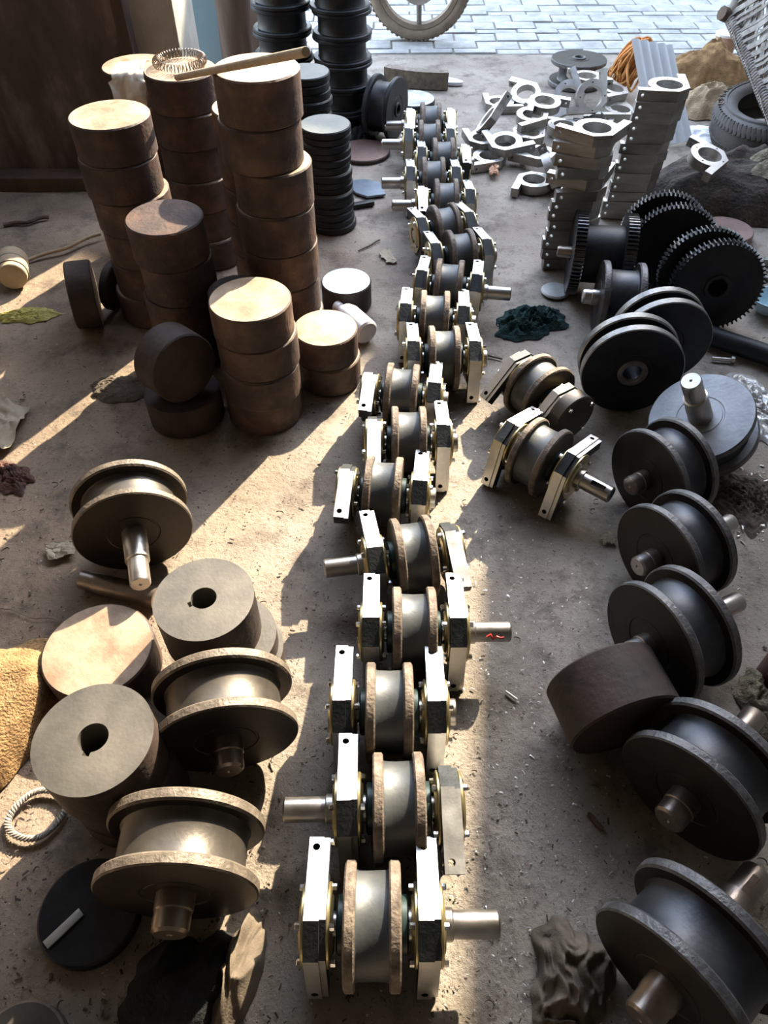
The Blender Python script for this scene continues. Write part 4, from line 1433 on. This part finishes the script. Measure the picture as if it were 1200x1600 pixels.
for k, ch in enumerate('GBNIG'):
    cu = bpy.data.curves.new('letter', 'FONT')
    cu.body = ch
    cu.size = 0.038
    cu.extrude = 0.002
    cu.align_x = 'CENTER'
    tmp = bpy.data.objects.new('letter', cu)
    COL.objects.link(tmp)
    dg = bpy.context.evaluated_depsgraph_get()
    me = bpy.data.meshes.new_from_object(tmp.evaluated_get(dg))
    bpy.data.objects.remove(tmp)
    me.materials.clear()
    me.materials.append(tyre_dust)
    a = rad(168 - 9.5 * k)
    ob('letter', me, ty, ((Ri + 0.066) * math.cos(a), (Ri + 0.066) * math.sin(a), 0.06 + Wt * 0.485), (0, 0, a - rad(90)))


# woven cot standing on its side at the right edge
def cot():
    # local frame: u along the cot (towards far), v up the leaning panel
    o0 = Vector((1.600, 4.00, 0.46))
    u = Vector((0.066, -0.55, -0.20)).normalized()
    v = Vector((0.30, 0.10, 0.88)).normalized()
    nrm = u.cross(v).normalized()
    root = thing('woven_cot', 'grey woven webbing cot leaning on its side at the right edge', 'cot', o0)
    Lu, Lv = 0.80, 0.95
    verts, faces = [], []

    def strap(p, q, w, off):
        d = (q - p).normalized()
        s = d.cross(nrm).normalized() * w
        n = 18
        b0 = len(verts)
        for i in range(n + 1):
            t = i / n
            c = p.lerp(q, t) + nrm * (off + 0.006 * math.sin(t * n * 1.7 + p.x * 40))
            for k in (-1, 1):
                verts.append(c + s * k)
                verts.append(c + s * k - nrm * 0.004)
        for i in range(n):
            a = b0 + 4 * i
            b = a + 4
            faces.append((a, a + 2, b + 2, b))
            faces.append((a + 1, b + 1, b + 3, a + 3))
            faces.append((a, b, b + 1, a + 1))
            faces.append((a + 2, a + 3, b + 3, b + 2))

    def at(a, b):
        return u * a + v * b
    n = 56
    for fam, off in ((1, 0.007), (-1, -0.003)):
        for k in range(-n, n + 1):
            a0 = k * 0.040 + rnd.uniform(-0.008, 0.008)
            # line a = a0 + fam*b*0.9 clipped to the panel
            pts = []
            for b in [i * Lv / 60 for i in range(61)]:
                a = a0 + fam * b * 0.8 + (Lu if fam < 0 else 0) * 0
                if 0 <= a <= Lu:
                    pts.append((a, b))
            if len(pts) > 4:
                strap(at(*pts[0]), at(*pts[-1]), 0.0125 if rnd.random() < 0.7 else 0.007, off + rnd.uniform(-0.006, 0.006))
    ob('webbing', make_mesh('webbing', verts, faces, webbing_m), root)
    for b in (0.0, Lv):
        ob('side_rail', tube_mesh('side_rail', [at(-0.03, b), at(Lu + 0.03, b)], 0.019, webbing_m if b == 0 else wood_dark, 12), root)
    hel = []
    for k in range(620):
        t = k / 620
        c = at(t * Lu, 0.0)
        ang = t * 2 * math.pi * 52
        hel.append(c + (v * math.cos(ang) + nrm * math.sin(ang)) * 0.0225)
    ob('rail_wrap', tube_mesh('rail_wrap', hel, 0.0065, webbing_m, 5), root)
    for a in (0.0, Lu):
        ob('end_rail', tube_mesh('end_rail', [at(a, -0.02), at(a, Lv + 0.02)], 0.027, webbing_m if a == 0 else wood_dark, 12), root)
        for b in (0.0, Lv):
            ob('leg', tube_mesh('leg', [at(a, b) - nrm * 0.10, at(a, b) + nrm * 0.05], 0.030, wood_dark, 10), root)


cot()

# lidded pail on the burlap heap
pl = thing('pail', 'terracotta pail with white lid standing behind the burlap heap', 'pail', Vector((2.0, 4.95, -0.012)))
ob('body', lathe('body', [(0, 0), (0.058, 0), (0.062, 0.13), (0, 0.13)], mat('terracotta', (0.36, 0.22, 0.16), (0.48, 0.32, 0.24), 0.8, 0, 12), 40, 'Z'), pl)
ob('lid', lathe('lid', [(0, 0.13), (0.066, 0.13), (0.067, 0.133), (0.067, 0.143), (0.064, 0.146), (0, 0.146)], white_plastic, 40, 'Z'), pl)

# motorcycle wheel and fork at the top
MW = G(652, 63) + Vector((0, 0, 0))
mc = thing('motorcycle_wheel', 'dusty motorcycle wheel with five-spoke alloy rim on the paved road', 'wheel', MW, (0, 0, rad(-4)))
Rm = 0.315


def torus_prof(Rc, r, n=18, sq=1.0):
    return [(Rc + r * math.cos(2 * math.pi * k / n), r * sq * math.sin(2 * math.pi * k / n)) for k in range(n)]


ob('tyre', lathe('tyre', torus_prof(Rm - 0.040, 0.040, 20, 0.95), tyre_dust, 80, 'Y', closed=True, sharp=80), mc, (0, 0, Rm))
ob('rim', lathe('rim', [(Rm - 0.092, -0.030), (Rm - 0.066, -0.034), (Rm - 0.066, 0.034), (Rm - 0.092, 0.030), (Rm - 0.085, 0.0)], tyre_dust, 72, 'Y', closed=True), mc, (0, 0, Rm))
tl = box_mesh('tread_knob', 0.016, 0.020, 0.006, tyre_dust, 0.002)
for k in range(60):
    a = 2 * math.pi * k / 60
    for s in (-1, 1):
        ob('tread_knob', tl, mc, ((Rm - 0.003) * math.sin(a), s * 0.017, Rm - (Rm - 0.003) * math.cos(a)), (0, -a, rad(20 * s)))
ob('hub', lathe('hub', [(0, -0.05), (0.05, -0.05), (0.055, -0.03), (0.055, 0.03), (0.05, 0.05), (0, 0.05)], alloy, 32, 'Y'), mc, (0, 0, Rm))
for k in range(5):
    a = rad(72 * k + 2)
    p = lambda r_: (r_ * math.sin(a), 0, Rm - r_ * math.cos(a))
    ob('spoke', tube_mesh('spoke', [p(0.04), p(0.12), p(0.20), p(Rm - 0.085)], 0.016, alloy, 10, taper=lambda t: 1.25 - 0.6 * t + 0.35 * t * t), mc)
ob('brake_disc', lathe('brake_disc', [(0.075, 0.052), (0.115, 0.052), (0.115, 0.056), (0.075, 0.056)], machined, 40, 'Y', closed=True), mc, (0, -0.108, Rm))
for s in (-1, 1):
    ob('fork_leg', tube_mesh('fork_leg', [(0, s * 0.07, Rm), (-0.10, s * 0.07, Rm + 0.40), (-0.17, s * 0.07, Rm + 0.65)], 0.022, black_steel, 12), mc)

# red can at the right edge
rc = thing('paint_can', 'dark red can with pale label at the right edge', 'can', G(1222, 1066), (0, 0, rad(20)))
ob('body', lathe('body', [(0, 0), (0.056, 0), (0.058, 0.003), (0.058, 0.150), (0.055, 0.154), (0, 0.154)], red_can, 44, 'Z'), rc)
ob('rim', lathe('rim', [(0.050, 0.150), (0.059, 0.150), (0.060, 0.153), (0.059, 0.158), (0.050, 0.158)], machined, 44, 'Z', closed=True), rc)


def label_patch(i, j):
    a = rad(170 + 50 * i)
    return (0.0586 * math.cos(a), 0.0586 * math.sin(a), 0.055 + 0.03 * j)


ob('label_patch', grid_mesh('label_patch', 12, 2, label_patch, paper, 0.0004), rc)

# ------------------------------------------------------------------ crumbs, chips and turnings on the floor


def debris(name, n, size, m, seed, region, label, flat=0.35, cat='debris'):
    r = random.Random(seed)
    verts, faces = [], []
    for _ in range(n):
        px, py = region(r)
        p = G(px, py, 0.0)
        s = size * r.uniform(0.4, 1.6) * (1.8 if r.random() < 0.05 else 1.0)
        a = r.uniform(0, 6.28)
        lx, ly, lz = s * r.uniform(0.5, 1.8), s * r.uniform(0.3, 0.8), s * flat * r.uniform(0.4, 1.2)
        b0 = len(verts)
        tw_ = r.uniform(-0.5, 0.5)
        for (x, y, z) in ((-1, -1, 0), (1, -0.7, 0), (0.8, 1, 0), (-0.9, 0.8, 0), (-0.4, -0.5, 1), (0.6, -0.3, 0.8 + tw_), (0.5, 0.5, 1), (-0.5, 0.4, 0.7)):
            xx, yy = x * lx, y * ly
            verts.append((p.x + xx * math.cos(a) - yy * math.sin(a), p.y + xx * math.sin(a) + yy * math.cos(a), 0.001 + z * lz))
        for f in ((0, 1, 5, 4), (1, 2, 6, 5), (2, 3, 7, 6), (3, 0, 4, 7), (4, 5, 6, 7)):
            faces.append([b0 + q for q in f])
    o = ob(name, make_mesh(name, verts, faces, m, None, 20))
    return tag(o, label, cat, kind='stuff')


def whole(r):
    return r.uniform(-20, 1220), 95 + 1520 * r.random() ** 0.8


def right_lane(r):
    return r.gauss(820, 80), r.uniform(560, 1600)


def left_floor(r):
    return r.uniform(0, 560), r.uniform(520, 1600)


debris('metal_chips', 1500, 0.0013, chip_m, 1, whole, 'small bright metal chips scattered over the floor')
debris('metal_chips', 800, 0.0018, chip_m, 2, right_lane, 'bright metal chips scattered right of the central row')
debris('dirt_crumbs', 2600, 0.0018, dirt_m, 3, whole, 'dark crumbs of dirt scattered over the floor')
debris('dirt_crumbs', 1000, 0.0026, dirt_m, 4, left_floor, 'dark crumbs of dirt on the left floor')
debris('metal_turnings', 260, 0.0045, chip_m, 5, lambda r: (r.gauss(1165, 26), r.gauss(775, 26)), 'pale metal turnings beside the upright axle spool', flat=0.6)


def turnings():
    r = random.Random(9)
    verts, faces = [], []
    for _ in range(170):
        px, py = whole(r)
        p = G(px, py, 0.003)
        R0, n = r.uniform(0.004, 0.010), 9
        a0, sw = r.uniform(0, 6.28), r.uniform(1.5, 4.5)
        b0 = len(verts)
        for i in range(n):
            a = a0 + sw * i / n
            for k in (0, 1):
                verts.append((p.x + R0 * math.cos(a) * (1 + 0.1 * k), p.y + R0 * math.sin(a) * (1 + 0.1 * k), p.z + 0.003 * k + 0.0015 * math.sin(i)))
        for i in range(n - 1):
            faces.append((b0 + 2 * i, b0 + 2 * i + 1, b0 + 2 * i + 3, b0 + 2 * i + 2))
    o = ob('curled_turnings', make_mesh('curled_turnings', verts, faces, dirt_m))
    tag(o, 'thin curled metal turnings scattered over the floor', 'debris', kind='stuff')


turnings()
